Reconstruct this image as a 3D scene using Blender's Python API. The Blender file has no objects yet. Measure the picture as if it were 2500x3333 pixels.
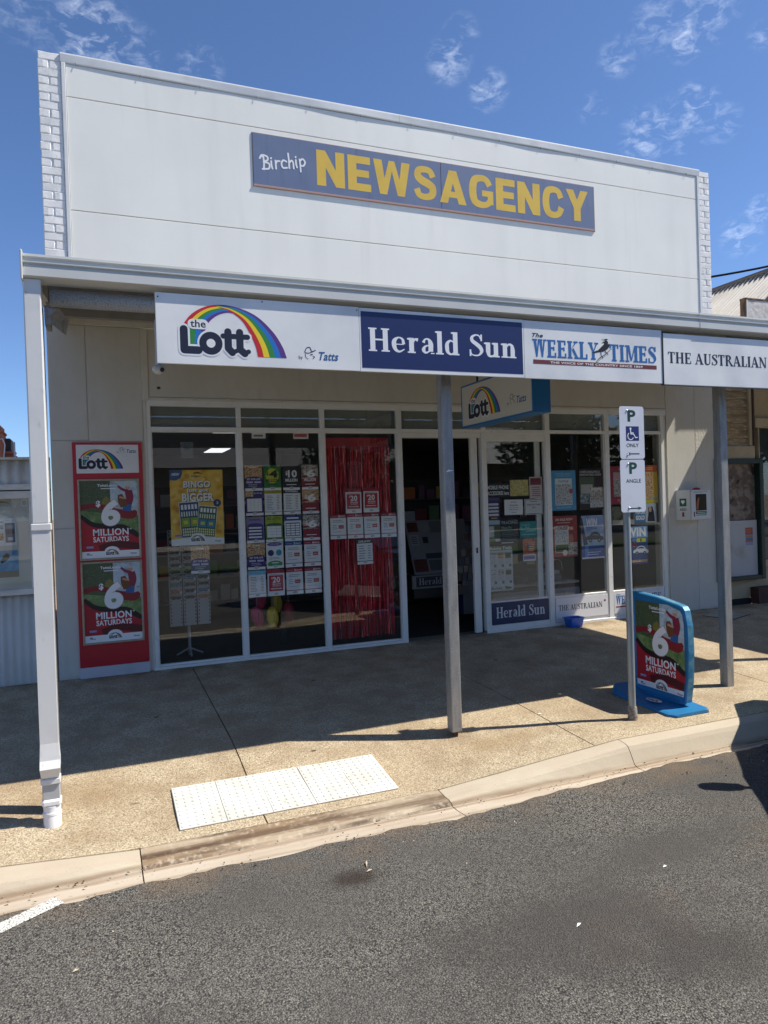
import bpy, bmesh, math, random
from mathutils import Vector, Matrix
R = math.radians
random.seed(7)
sc = bpy.context.scene
col = sc.collection

# ------------------------------------------------------------------ camera
cam_d = bpy.data.cameras.new('camera'); cam = bpy.data.objects.new('camera', cam_d); col.objects.link(cam)
cam_d.sensor_fit = 'VERTICAL'; cam_d.sensor_height = 24.0; cam_d.lens = 16.995
cam_d.clip_start = 0.05; cam_d.clip_end = 3000
yaw, pitch, roll = 0.38238, -0.010729, -0.033451
f_ = Vector((math.sin(yaw), math.cos(yaw), 0)); r_ = Vector((math.cos(yaw), -math.sin(yaw), 0)); u_ = Vector((0, 0, 1))
fw = f_*math.cos(pitch) + u_*math.sin(pitch); up = u_*math.cos(pitch) - f_*math.sin(pitch)
rr = r_*math.cos(roll) + up*math.sin(roll); uu = up*math.cos(roll) - r_*math.sin(roll)
cam.matrix_world = Matrix(((rr.x, uu.x, -fw.x, 0), (rr.y, uu.y, -fw.y, -8.13), (rr.z, uu.z, -fw.z, 1.695), (0, 0, 0, 1)))
sc.camera = cam

# ------------------------------------------------------------------ sun, sky, exposure
SUN = Vector((1.0, -0.33, 1.40)).normalized()
sl = bpy.data.lights.new('sun', 'SUN'); sl.energy = 4.15; sl.angle = R(0.53); sl.color = (1.0, 0.94, 0.84)
so = bpy.data.objects.new('sun', sl); col.objects.link(so)
so.rotation_euler = SUN.to_track_quat('Z', 'Y').to_euler(); so.location = (5, -5, 12)
sc.view_settings.view_transform = 'Standard'; sc.view_settings.look = 'None'
sc.view_settings.exposure = 0.66; sc.view_settings.gamma = 1.0
try: sc.view_settings.use_curve_mapping = False
except Exception: pass
sc.cycles.max_bounces = 10; sc.cycles.transparent_max_bounces = 24; sc.cycles.diffuse_bounces = 5

w = bpy.data.worlds.new('World'); sc.world = w; w.use_nodes = True
nt = w.node_tree; nt.nodes.clear(); N = nt.nodes.new; LK = nt.links.new
out = N('ShaderNodeOutputWorld'); bg = N('ShaderNodeBackground'); sky = N('ShaderNodeTexSky')
sky.sky_type = 'NISHITA'; sky.sun_disc = False
sky.sun_elevation = math.asin(SUN.z); sky.sun_rotation = math.atan2(SUN.x, SUN.y)
sky.air_density = 0.85; sky.dust_density = 0.5; sky.ozone_density = 2.5; sky.altitude = 600
bg.inputs['Strength'].default_value = 0.108
tc = N('ShaderNodeTexCoord'); nrm = N('ShaderNodeVectorMath'); nrm.operation = 'NORMALIZE'; LK(tc.outputs['Generated'], nrm.inputs[0])
# thin cirrus puffs: (unit direction, inner cos, outer cos, weight)
CLOUDS = [
((0.0186, 0.8521, 0.523),3,0.8),
((0.0543, 0.8568, 0.5128),2.5,0.55),
((0.1319, 0.853, 0.5049),2,0.4),
((-0.0444, 0.8465, 0.5306),2.5,0.3),
((0.4046, 0.7554, 0.5154),1.8,0.65),
((0.4112, 0.7377, 0.5355),1.5,0.35),
((0.4521, 0.7484, 0.4852),1.6,0.65),
((0.5588, 0.6941, 0.4538),1.2,0.35),
((0.5676, 0.6586, 0.4941),1.5,0.5),
((0.5913, 0.6223, 0.5129),2.0,0.5),
((0.6187, 0.6109, 0.494),1.4,0.85),
((0.6271, 0.5862, 0.5129),2.2,0.7),
((0.6459, 0.627, 0.4356),1.8,0.8),
((0.6153, 0.6671, 0.42),2.2,0.75),
((0.6405, 0.6428, 0.4202),2.5,0.5),
((0.6718, 0.613, 0.4158),1.5,0.5),
((0.7155, 0.631, 0.2998),1.6,0.8),
((0.7244, 0.6094, 0.3222),1.2,0.8),
((0.6733, 0.5605, 0.4823),1,0.5),
]
def wm(op, a, b=None, c=None, clamp=False):
    n = N('ShaderNodeMath'); n.operation = op; n.use_clamp = clamp
    for i, v in enumerate((a, b, c)):
        if v is None: continue
        if isinstance(v, (int, float)): n.inputs[i].default_value = v
        else: LK(v, n.inputs[i])
    return n.outputs[0]
acc = None
for d, rad, wt in CLOUDS:
    dn = Vector(d).normalized()
    dp = N('ShaderNodeVectorMath'); dp.operation = 'DOT_PRODUCT'; LK(nrm.outputs[0], dp.inputs[0]); dp.inputs[1].default_value = dn
    mr = N('ShaderNodeMapRange'); mr.interpolation_type = 'SMOOTHSTEP'
    mr.inputs['From Min'].default_value = math.cos(R(rad*1.0)); mr.inputs['From Max'].default_value = 1.0
    mr.inputs['To Max'].default_value = wt; LK(dp.outputs['Value'], mr.inputs['Value'])
    acc = mr.outputs[0] if acc is None else wm('MAXIMUM', acc, mr.outputs[0])
big = N('ShaderNodeTexNoise'); big.inputs['Scale'].default_value = 2.4; big.inputs['Detail'].default_value = 3; LK(nrm.outputs[0], big.inputs['Vector'])
mb_ = N('ShaderNodeMapRange'); mb_.inputs['From Min'].default_value = .60; mb_.inputs['From Max'].default_value = .80; mb_.inputs['To Max'].default_value = .12; LK(big.outputs['Fac'], mb_.inputs['Value'])
acc = wm('MAXIMUM', acc, mb_.outputs[0])
mp = N('ShaderNodeMapping'); mp.inputs['Scale'].default_value = (1.0, 1.0, 1.9); LK(nrm.outputs[0], mp.inputs['Vector'])
n1 = N('ShaderNodeTexNoise'); n1.inputs['Scale'].default_value = 48; n1.inputs['Detail'].default_value = 9; n1.inputs['Roughness'].default_value = .62; n1.inputs['Distortion'].default_value = .6; LK(mp.outputs[0], n1.inputs['Vector'])
n2 = N('ShaderNodeTexNoise'); n2.inputs['Scale'].default_value = 160; n2.inputs['Detail'].default_value = 4; LK(mp.outputs[0], n2.inputs['Vector'])
m1 = N('ShaderNodeMapRange'); m1.inputs['From Min'].default_value = .46; m1.inputs['From Max'].default_value = .90; LK(n1.outputs['Fac'], m1.inputs['Value'])
m2 = N('ShaderNodeMapRange'); m2.inputs['From Min'].default_value = .25; m2.inputs['From Max'].default_value = .75; m2.inputs['To Min'].default_value = .45; LK(n2.outputs['Fac'], m2.inputs['Value'])
cl = wm('MULTIPLY', wm('MULTIPLY', wm('MULTIPLY', acc, .8), m1.outputs[0]), m2.outputs[0], clamp=True)
tint = N('ShaderNodeMix'); tint.data_type = 'RGBA'; tint.blend_type = 'MULTIPLY'; tint.inputs[0].default_value = 1.0
tint.inputs[7].default_value = (0.66, 0.78, 0.94, 1); LK(sky.outputs[0], tint.inputs[6])
cm = N('ShaderNodeMix'); cm.data_type = 'RGBA'; LK(cl, cm.inputs[0]); LK(tint.outputs[2], cm.inputs[6]); cm.inputs[7].default_value = (8.6, 9.2, 10.2, 1)
LK(cm.outputs[2], bg.inputs['Color']); LK(bg.outputs[0], out.inputs['Surface'])

# ------------------------------------------------------------------ materials
def lin(h):
    h = h.lstrip('#'); v = [int(h[i:i+2], 16)/255 for i in (0, 2, 4)]
    return tuple((c/12.92 if c <= .04045 else ((c+.055)/1.055)**2.4) for c in v) + (1,)
_m = {}
def mat(name, base, rough=.6, metal=0.0, noise=None, bump=None, spec=.5, coat=0.0):
    """noise=(scale, second colour, lo, hi) mixes a second colour by noise; bump=(scale, strength, distance)"""
    if name in _m: return _m[name]
    m = bpy.data.materials.new(name); m.use_nodes = True; _m[name] = m
    t = m.node_tree; b = t.nodes['Principled BSDF']
    c = lin(base) if isinstance(base, str) else tuple(base) + ((1,) if len(base) == 3 else ())
    b.inputs['Base Color'].default_value = c; b.inputs['Roughness'].default_value = rough; b.inputs['Metallic'].default_value = metal
    b.inputs['Specular IOR Level'].default_value = spec; b.inputs['Coat Weight'].default_value = coat
    tcn = t.nodes.new('ShaderNodeTexCoord')
    geo = t.nodes.new('ShaderNodeNewGeometry')
    if noise:
        for k, ns in enumerate(noise if isinstance(noise, list) else [noise]):
            n = t.nodes.new('ShaderNodeTexNoise'); n.inputs['Scale'].default_value = ns[0]; n.inputs['Detail'].default_value = 6
            if len(ns) > 4:
                mpn = t.nodes.new('ShaderNodeMapping'); mpn.inputs['Scale'].default_value = ns[4]
                t.links.new(geo.outputs['Position'], mpn.inputs['Vector']); t.links.new(mpn.outputs[0], n.inputs['Vector'])
            else: t.links.new(geo.outputs['Position'], n.inputs['Vector'])
            r = t.nodes.new('ShaderNodeMapRange'); r.inputs['From Min'].default_value = ns[2]; r.inputs['From Max'].default_value = ns[3]
            t.links.new(n.outputs['Fac'], r.inputs['Value'])
            x = t.nodes.new('ShaderNodeMix'); x.data_type = 'RGBA'; t.links.new(r.outputs[0], x.inputs[0])
            prev = b.inputs['Base Color'].links[0].from_socket if b.inputs['Base Color'].links else None
            if prev: t.links.new(prev, x.inputs[6])
            else: x.inputs[6].default_value = c
            x.inputs[7].default_value = lin(ns[1]) if isinstance(ns[1], str) else ns[1]
            t.links.new(x.outputs[2], b.inputs['Base Color'])
    if bump:
        bs = bump if isinstance(bump, list) else [bump]; pn = None
        for s_, st, ds in bs:
            n = t.nodes.new('ShaderNodeTexNoise'); n.inputs['Scale'].default_value = s_; n.inputs['Detail'].default_value = 5
            t.links.new(geo.outputs['Position'], n.inputs['Vector'])
            bp = t.nodes.new('ShaderNodeBump'); bp.inputs['Strength'].default_value = st; bp.inputs['Distance'].default_value = ds
            t.links.new(n.outputs['Fac'], bp.inputs['Height'])
            if pn: t.links.new(pn, bp.inputs['Normal'])
            pn = bp.outputs[0]
        t.links.new(pn, b.inputs['Normal'])
    return m
def ink(h, rough=.45): return mat('print_' + h.strip('#') + ('' if rough == .45 else '_%d' % (rough*100)), h, rough)

def emit(name, c, s):
    m = bpy.data.materials.new(name); m.use_nodes = True; b = m.node_tree.nodes['Principled BSDF']
    b.inputs['Base Color'].default_value = c; b.inputs['Emission Color'].default_value = c; b.inputs['Emission Strength'].default_value = s
    return m

def glass_mat():
    m = bpy.data.materials.new('window_glass'); m.use_nodes = True; t = m.node_tree; t.nodes.clear()
    o = t.nodes.new('ShaderNodeOutputMaterial'); mx = t.nodes.new('ShaderNodeMixShader')
    tr = t.nodes.new('ShaderNodeBsdfTransparent'); tr.inputs[0].default_value = (.965, .975, .97, 1)
    gl = t.nodes.new('ShaderNodeBsdfGlossy'); gl.inputs['Roughness'].default_value = 0.0; gl.inputs['Color'].default_value = (.96, .98, 1, 1)
    # Schlick reflectance, the same from either side of the thin pane
    ge0 = t.nodes.new('ShaderNodeNewGeometry'); dt = t.nodes.new('ShaderNodeVectorMath'); dt.operation = 'DOT_PRODUCT'; t.links.new(ge0.outputs['Incoming'], dt.inputs[0]); t.links.new(ge0.outputs['Normal'], dt.inputs[1])
    def mm(op, a, b=None, cl=False):
        n = t.nodes.new('ShaderNodeMath'); n.operation = op; n.use_clamp = cl
        for i_, v in enumerate((a, b)):
            if v is None: continue
            if isinstance(v, (int, float)): n.inputs[i_].default_value = v
            else: t.links.new(v, n.inputs[i_])
        return n.outputs[0]
    ml = mm('ADD', mm('MULTIPLY', mm('POWER', mm('SUBTRACT', 1.0, mm('ABSOLUTE', dt.outputs['Value']), True), 5.0), .96), .05, True)
    nz = t.nodes.new('ShaderNodeTexNoise'); nz.inputs['Scale'].default_value = 1.3
    ge = t.nodes.new('ShaderNodeNewGeometry'); t.links.new(ge.outputs['Position'], nz.inputs['Vector'])
    bp = t.nodes.new('ShaderNodeBump'); bp.inputs['Strength'].default_value = .04; bp.inputs['Distance'].default_value = .01
    t.links.new(nz.outputs['Fac'], bp.inputs['Height']); t.links.new(bp.outputs[0], gl.inputs['Normal'])
    t.links.new(ml, mx.inputs[0])
    t.links.new(tr.outputs[0], mx.inputs[1]); t.links.new(gl.outputs[0], mx.inputs[2]); t.links.new(mx.outputs[0], o.inputs[0])
    return m
GLASS = glass_mat()

def aggregate(name, stones, gap, scale, gapw, bumpd, patch=None, rough=.85, dirt=None, spots=None):
    """pebbly surface: voronoi stones of several colours with darker gaps; patch=(scale, colour, lo, hi)"""
    m = bpy.data.materials.new(name); m.use_nodes = True; t = m.node_tree; b = t.nodes['Principled BSDF']; _m[name] = m
    nn, lk = t.nodes.new, t.links.new
    g = nn('ShaderNodeNewGeometry')
    wn = nn('ShaderNodeTexNoise'); wn.inputs['Scale'].default_value = scale*.9; wn.inputs['Detail'].default_value = 2; lk(g.outputs['Position'], wn.inputs['Vector'])
    ad = nn('ShaderNodeVectorMath'); ad.operation = 'MULTIPLY_ADD'; lk(wn.outputs['Color'], ad.inputs[0]); ad.inputs[1].default_value = (1.1/scale,)*3; lk(g.outputs['Position'], ad.inputs[2])
    v = nn('ShaderNodeTexVoronoi'); v.inputs['Scale'].default_value = scale; lk(ad.outputs[0], v.inputs['Vector'])
    cr = nn('ShaderNodeValToRGB'); cr.color_ramp.interpolation = 'LINEAR'
    sp = nn('ShaderNodeSeparateColor'); lk(v.outputs['Color'], sp.inputs[0]); lk(sp.outputs[0], cr.inputs[0])
    el = cr.color_ramp.elements
    for i, s in enumerate(stones):
        p = i/(len(stones)-1)
        e = el[i] if i < 2 else el.new(p)
        e.position = p; 
    el = sorted(el, key=lambda e: e.position)
    for e, s in zip(el, stones): e.color = lin(s)
    mr = nn('ShaderNodeMapRange'); mr.inputs['From Min'].default_value = gapw[0]; mr.inputs['From Max'].default_value = gapw[1]; lk(v.outputs['Distance'], mr.inputs['Value'])
    mx = nn('ShaderNodeMix'); mx.data_type = 'RGBA'; lk(mr.outputs[0], mx.inputs[0]); lk(cr.outputs[0], mx.inputs[6]); mx.inputs[7].default_value = lin(gap)
    outc = mx.outputs[2]
    for pt in (patch or []):
        n = nn('ShaderNodeTexNoise'); n.inputs['Scale'].default_value = pt[0]; n.inputs['Detail'].default_value = 5; n.inputs['Roughness'].default_value = .6
        mp_ = nn('ShaderNodeMapping'); mp_.inputs['Location'].default_value = (pt[4], pt[4]*.7, 0); lk(g.outputs['Position'], mp_.inputs['Vector']); lk(mp_.outputs[0], n.inputs['Vector'])
        r = nn('ShaderNodeMapRange'); r.inputs['From Min'].default_value = pt[2]; r.inputs['From Max'].default_value = pt[3]; r.inputs['To Max'].default_value = pt[5]; lk(n.outputs['Fac'], r.inputs['Value'])
        x = nn('ShaderNodeMix'); x.data_type = 'RGBA'; x.blend_type = pt[6] if len(pt) > 6 else 'MIX'; lk(r.outputs[0], x.inputs[0]); lk(outc, x.inputs[6]); x.inputs[7].default_value = lin(pt[1]); outc = x.outputs[2]
    for (sx_, sy2, rx_, ry_, cc, amt) in (spots or []):      # individual stains, edges broken by noise
        mp2 = nn('ShaderNodeMapping'); mp2.vector_type = 'POINT'; mp2.inputs['Location'].default_value = (-sx_/rx_, -sy2/ry_, 0); mp2.inputs['Scale'].default_value = (1/rx_, 1/ry_, 0); lk(g.outputs['Position'], mp2.inputs['Vector'])
        ln = nn('ShaderNodeVectorMath'); ln.operation = 'LENGTH'; lk(mp2.outputs[0], ln.inputs[0]); n = nn('ShaderNodeTexNoise'); n.inputs['Scale'].default_value = 4.0; n.inputs['Detail'].default_value = 7; n.inputs['Roughness'].default_value = .65; lk(g.outputs['Position'], n.inputs['Vector'])
        ma = nn('ShaderNodeMath'); ma.operation = 'MULTIPLY_ADD'; lk(n.outputs['Fac'], ma.inputs[0]); ma.inputs[1].default_value = 1.3; lk(ln.outputs['Value'], ma.inputs[2])
        r = nn('ShaderNodeMapRange'); r.interpolation_type = 'SMOOTHSTEP'; r.inputs['From Min'].default_value = 1.75; r.inputs['From Max'].default_value = .85; r.inputs['To Max'].default_value = amt; lk(ma.outputs[0], r.inputs['Value'])
        x = nn('ShaderNodeMix'); x.data_type = 'RGBA'; lk(r.outputs[0], x.inputs[0]); lk(outc, x.inputs[6]); x.inputs[7].default_value = lin(cc); outc = x.outputs[2]
    for (ya, yb, cc, amt) in (dirt or []):      # grit gathered along a wall or kerb, ragged by noise
        sy_ = nn('ShaderNodeSeparateXYZ'); lk(g.outputs['Position'], sy_.inputs[0]); n = nn('ShaderNodeTexNoise'); n.inputs['Scale'].default_value = 3.5; n.inputs['Detail'].default_value = 6; lk(g.outputs['Position'], n.inputs['Vector'])
        r = nn('ShaderNodeMapRange'); lo, hi = (yb, ya) if ya > yb else (ya, yb); r.inputs['From Min'].default_value = lo; r.inputs['From Max'].default_value = hi; r.inputs['To Max'].default_value = 1.0; lk(sy_.outputs[1], r.inputs['Value'])
        r2 = nn('ShaderNodeMapRange'); r2.inputs['From Min'].default_value = .38; r2.inputs['From Max'].default_value = .66; lk(n.outputs['Fac'], r2.inputs['Value'])
        mu = nn('ShaderNodeMath'); mu.operation = 'MULTIPLY'; lk(r.outputs[0], mu.inputs[0]); lk(r2.outputs[0], mu.inputs[1]); mu2 = nn('ShaderNodeMath'); mu2.operation = 'MULTIPLY'; lk(mu.outputs[0], mu2.inputs[0]); mu2.inputs[1].default_value = amt; mu2.use_clamp = True
        x = nn('ShaderNodeMix'); x.data_type = 'RGBA'; lk(mu2.outputs[0], x.inputs[0]); lk(outc, x.inputs[6]); x.inputs[7].default_value = lin(cc); outc = x.outputs[2]
    lk(outc, b.inputs['Base Color']); b.inputs['Roughness'].default_value = rough; b.inputs['Specular IOR Level'].default_value = .3
    bp = nn('ShaderNodeBump'); bp.invert = True; bp.inputs['Strength'].default_value = 1.0; bp.inputs['Distance'].default_value = bumpd; lk(v.outputs['Distance'], bp.inputs['Height'])
    lk(bp.outputs[0], b.inputs['Normal'])
    return m

WHITE_P = mat('white_masonry_paint', (.88, .87, .85), .62, noise=[(3.5, (.80, .79, .76, 1), .45, .75), (40, (.6, .6, .58, 1), .62, .8)], bump=[(60, .35, .004), (9, .3, .01)])
CLAD = mat('off_white_cladding', (.90, .89, .82), .5, noise=[(.9, (.81, .80, .745, 1), .35, .8), (2.2, (.80, .79, .73, 1), .5, .85, (1.5, 1, .12)), (7, (.80, .79, .73, 1), .60, .85, (1.2, 1, .08))], bump=[(55, .08, .002), (1.1, .15, .02)])
CAPM = mat('white_capping_metal', (.76, .765, .75), .4, noise=(4, (.62, .62, .6, 1), .5, .85), bump=(6, .3, .008))
RENDER = mat('cream_render', (.65, .63, .56), .75, noise=[(1.1, (.56, .53, .45, 1), .35, .8), (9, (.57, .54, .46, 1), .5, .8, (1, 1, .35))], bump=[(14, .22, .006), (90, .12, .002)])
RENDER2 = mat('rough_cream_render', (.65, .62, .53), .8, bump=[(38, .9, .012), (12, .4, .01)])
STRIP = mat('cream_cover_strip', (.68, .65, .56), .6, noise=(6, (.58, .55, .47, 1), .45, .8))
ALU = mat('white_aluminium', (.80, .80, .76), .4, noise=[(5, (.70, .70, .65, 1), .5, .85), (25, (.45, .44, .4, 1), .66, .8)], bump=(20, .05, .001))
DARK = mat('dark_void', (.015, .015, .015), .9)
GUT = mat('gutter_paint', (.60, .61, .585), .35, noise=(3, (.52, .53, .51, 1), .4, .8), bump=(4, .1, .005))
GALV = mat('galvanised_steel', (.33, .325, .31), .5, .30, noise=[(28, (.24, .24, .235, 1), .40, .66, (1, 1, .18)), (70, (.50, .52, .54, 1), .60, .74)], bump=(40, .12, .002))
GALVS = mat('spangled_galvanised', (.33, .335, .33), .5, .4, noise=[(260, (.46, .465, .46, 1), .50, .66), (110, (.24, .24, .24, 1), .5, .62)])
ROOFSH = mat('roof_underside_sheet', (.30, .29, .27), .6, .2, noise=(4, (.2, .19, .17, 1), .4, .8))
PIPE = mat('downpipe_paint', (.72, .72, .70), .38, noise=[(5, (.62, .62, .60, 1), .45, .85), (22, (.48, .45, .40, 1), .64, .80, (1, 1, .4))], bump=(3, .15, .01))
PVC = mat('white_pvc', (.82, .82, .82), .3)
BLACKM = mat('black_plastic', (.02, .02, .02), .4)
CARPET = mat('dark_carpet', (.022, .021, .02), .95, noise=(40, (.035, .032, .03, 1), .4, .7), bump=(200, .4, .004))
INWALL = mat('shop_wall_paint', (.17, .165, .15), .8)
CEIL = mat('shop_ceiling', (.28, .28, .27), .8)
RUST = mat('rusty_steel', (.20, .10, .05), .85, noise=(60, (.07, .04, .03, 1), .4, .65), bump=(120, .6, .004))
CONC = mat('kerb_concrete', (.52, .455, .34), .85, noise=[(2.2, (.46, .38, .28, 1), .40, .72), (9, (.50, .41, .31, 1), .45, .75, (.5, 2, 2)), (70, (.34, .29, .22, 1), .62, .8)], bump=[(150, .35, .003), (20, .2, .006)])
def band_dirt(m, y0, wid, cc, amt, sc_x=1.2):
    """dirty tide line along the kerb invert, broken up by noise"""
    t = m.node_tree; b = t.nodes['Principled BSDF']; nn, lk = t.nodes.new, t.links.new; g = nn('ShaderNodeNewGeometry'); sp = nn('ShaderNodeSeparateXYZ'); lk(g.outputs['Position'], sp.inputs[0])
    mpn = nn('ShaderNodeMapping'); mpn.inputs['Scale'].default_value = (sc_x, 9, 3); lk(g.outputs['Position'], mpn.inputs['Vector']); n = nn('ShaderNodeTexNoise'); n.inputs['Scale'].default_value = 2.2; n.inputs['Detail'].default_value = 7; lk(mpn.outputs[0], n.inputs['Vector'])
    def M(op, a, b2):
        q = nn('ShaderNodeMath'); q.operation = op
        for i, v in enumerate((a, b2)):
            if isinstance(v, (int, float)): q.inputs[i].default_value = v
            else: lk(v, q.inputs[i])
        return q.outputs[0]
    wob = M('MULTIPLY', M('SUBTRACT', n.outputs['Fac'], .5), wid*1.6); d = M('ABSOLUTE', M('SUBTRACT', M('ADD', sp.outputs[1], wob), y0), 0)
    r = nn('ShaderNodeMapRange'); r.interpolation_type = 'SMOOTHSTEP'; r.inputs['From Min'].default_value = wid; r.inputs['From Max'].default_value = 0; lk(d, r.inputs['Value'])
    f = M('MULTIPLY', M('MULTIPLY', r.outputs[0], M('ADD', n.outputs['Fac'], .35)), amt); x = nn('ShaderNodeMix'); x.data_type = 'RGBA'; x.clamp_factor = True; lk(f, x.inputs[0])
    prev = b.inputs['Base Color'].links[0].from_socket; lk(prev, x.inputs[6]); x.inputs[7].default_value = lin(cc); lk(x.outputs[2], b.inputs['Base Color'])
band_dirt(CONC, -3.850, .028, '#7a6146', .85); band_dirt(CONC, -3.655, .012, '#57452f', .8)
# ------------------------------------------------------------------ mesh builder
class MB:
    def __init__(s): s.v = []; s.f = []; s.m = []; s.mats = []; s.sm = []
    def mi(s, m):
        if m not in s.mats: s.mats.append(m)
        return s.mats.index(m)
    def add(s, vs, fs, m, smooth=False):
        o = len(s.v); s.v += [tuple(v) for v in vs]; k = s.mi(m)
        for f in fs: s.f.append(tuple(i+o for i in f)); s.m.append(k); s.sm.append(smooth)
        return s
    def box(s, x0, x1, y0, y1, z0, z1, m):
        vs = [(x, y, z) for x in (x0, x1) for y in (y0, y1) for z in (z0, z1)]
        return s.add(vs, [(0, 1, 3, 2), (4, 6, 7, 5), (0, 4, 5, 1), (2, 3, 7, 6), (0, 2, 6, 4), (1, 5, 7, 3)], m)
    def bbox(s, x0, x1, y0, y1, z0, z1, m, b=.003):
        """box with chamfered edges"""
        b = min(b, (x1-x0)/2.01, (y1-y0)/2.01, (z1-z0)/2.01)
        X = (x0, x1); Y = (y0, y1); Z = (z0, z1); vs = []; idx = {}
        for i in (0, 1):
            for j in (0, 1):
                for k in (0, 1):
                    sx, sy, sz = (1, -1)[i]*b, (1, -1)[j]*b, (1, -1)[k]*b
                    idx[(i, j, k, 0)] = len(vs); vs.append((X[i], Y[j]+sy, Z[k]+sz))
                    idx[(i, j, k, 1)] = len(vs); vs.append((X[i]+sx, Y[j], Z[k]+sz))
                    idx[(i, j, k, 2)] = len(vs); vs.append((X[i]+sx, Y[j]+sy, Z[k]))
        q = []
        for i in (0, 1):
            q.append([idx[(i, 0, 0, 0)], idx[(i, 1, 0, 0)], idx[(i, 1, 1, 0)], idx[(i, 0, 1, 0)]])
            q.append([idx[(0, i, 0, 1)], idx[(1, i, 0, 1)], idx[(1, i, 1, 1)], idx[(0, i, 1, 1)]])
            q.append([idx[(0, 0, i, 2)], idx[(1, 0, i, 2)], idx[(1, 1, i, 2)], idx[(0, 1, i, 2)]])
        for a in (0, 1):
            for c in (0, 1):
                q.append([idx[(a, c, 0, 0)], idx[(a, c, 1, 0)], idx[(a, c, 1, 1)], idx[(a, c, 0, 1)]])
                q.append([idx[(a, 0, c, 0)], idx[(a, 1, c, 0)], idx[(a, 1, c, 2)], idx[(a, 0, c, 2)]])
                q.append([idx[(0, a, c, 1)], idx[(1, a, c, 1)], idx[(1, a, c, 2)], idx[(0, a, c, 2)]])
        for i in (0, 1):
            for j in (0, 1):
                for k in (0, 1): q.append([idx[(i, j, k, 0)], idx[(i, j, k, 1)], idx[(i, j, k, 2)]])
        return s.add(vs, q, m)
    def extrude(s, prof, a0, a1, axis, m, caps=True, closed=True, smooth=False):
        """prof: 2D list; axis 'x': prof=(y,z); 'y': prof=(x,z); 'z': prof=(x,y)"""
        def P(p, a): return (a, p[0], p[1]) if axis == 'x' else ((p[0], a, p[1]) if axis == 'y' else (p[0], p[1], a))
        n = len(prof); vs = [P(p, a0) for p in prof] + [P(p, a1) for p in prof]
        fs = [(i, (i+1) % n, n+(i+1) % n, n+i) for i in range(n if closed else n-1)]
        if caps and closed: fs += [tuple(range(n)), tuple(range(2*n-1, n-1, -1))]
        return s.add(vs, fs, m, smooth)
    def tube(s, pts, r, m, n=10, caps=True, smooth=True):
        pts = [Vector(p) for p in pts]; rs = r if isinstance(r, (list, tuple)) else [r]*len(pts); vs = []
        for i, p in enumerate(pts):
            d = (pts[min(i+1, len(pts)-1)] - pts[max(i-1, 0)]).normalized()
            a = d.orthogonal().normalized() if i == 0 else (a - d*a.dot(d)).normalized()
            b = d.cross(a)
            for k in range(n):
                t = 2*math.pi*k/n; vs.append(p + (a*math.cos(t) + b*math.sin(t))*rs[i])
        fs = [(i*n+k, i*n+(k+1) % n, (i+1)*n+(k+1) % n, (i+1)*n+k) for i in range(len(pts)-1) for k in range(n)]
        s.add(vs, fs, m, smooth)
        if caps: s.add(vs[:n], [tuple(range(n))], m); s.add(vs[-n:], [tuple(range(n))], m)
        return s
    def ellipsoid(s, c, r, m, nu=16, nv=10, rot=None):
        vs = []; 
        for j in range(nv+1):
            ph = math.pi*j/nv
            for i in range(nu):
                th = 2*math.pi*i/nu; p = Vector((r[0]*math.sin(ph)*math.cos(th), r[1]*math.sin(ph)*math.sin(th), r[2]*math.cos(ph)))
                if rot: p = rot @ p
                vs.append(p + Vector(c))
        return s.add(vs, [(j*nu+i, j*nu+(i+1) % nu, (j+1)*nu+(i+1) % nu, (j+1)*nu+i) for j in range(nv) for i in range(nu)], m, True)

_root = {}
def mesh(name, mb):
    me = bpy.data.meshes.new(name); me.from_pydata(mb.v, [], mb.f)
    for m in mb.mats: me.materials.append(m)
    me.polygons.foreach_set('material_index', mb.m); me.polygons.foreach_set('use_smooth', mb.sm); me.update()
    bm = bmesh.new(); bm.from_mesh(me); bmesh.ops.recalc_face_normals(bm, faces=bm.faces[:]); bm.to_mesh(me); bm.free()
    return me
def world_loc(o):
    v = Vector(o.location); p = o.parent
    while p: v += p.location; p = p.parent
    return v
def obj(name, mb, parent=None, local=False, label=None, recalc=True):
    """world coordinates in mb unless local=True"""
    me = mesh(name, mb); o = bpy.data.objects.new(name, me); col.objects.link(o)
    if parent is not None:
        o.parent = parent
        if not local: me.transform(Matrix.Translation(-world_loc(parent)))
    if label: o['label'] = label
    return o
def centre(o):
    """move an object's origin to the base centre of its mesh (for things that are one mesh)"""
    me = o.data; xs = [v.co for v in me.vertices]
    c = Vector(((min(v.x for v in xs)+max(v.x for v in xs))/2, (min(v.y for v in xs)+max(v.y for v in xs))/2, min(v.z for v in xs)))
    me.transform(Matrix.Translation(-c)); o.location = o.location + c
    return o
def thing(name, label, cat, loc=(0, 0, 0), rotz=0, group=None):
    o = bpy.data.objects.new(name, None); col.objects.link(o); o.location = loc; o.rotation_euler = (0, 0, rotz)
    o.empty_display_size = .1; o['label'] = label; o['category'] = cat
    if group: o['group'] = group
    return o
def tag(o, label, cat, group=None):
    o['label'] = label; o['category'] = cat
    if group: o['group'] = group
    return o
def struct(name, mb=None):
    if mb is None: o = bpy.data.objects.new(name, None); col.objects.link(o)
    else: o = obj(name, mb)
    o['kind'] = 'structure'; return o

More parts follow.
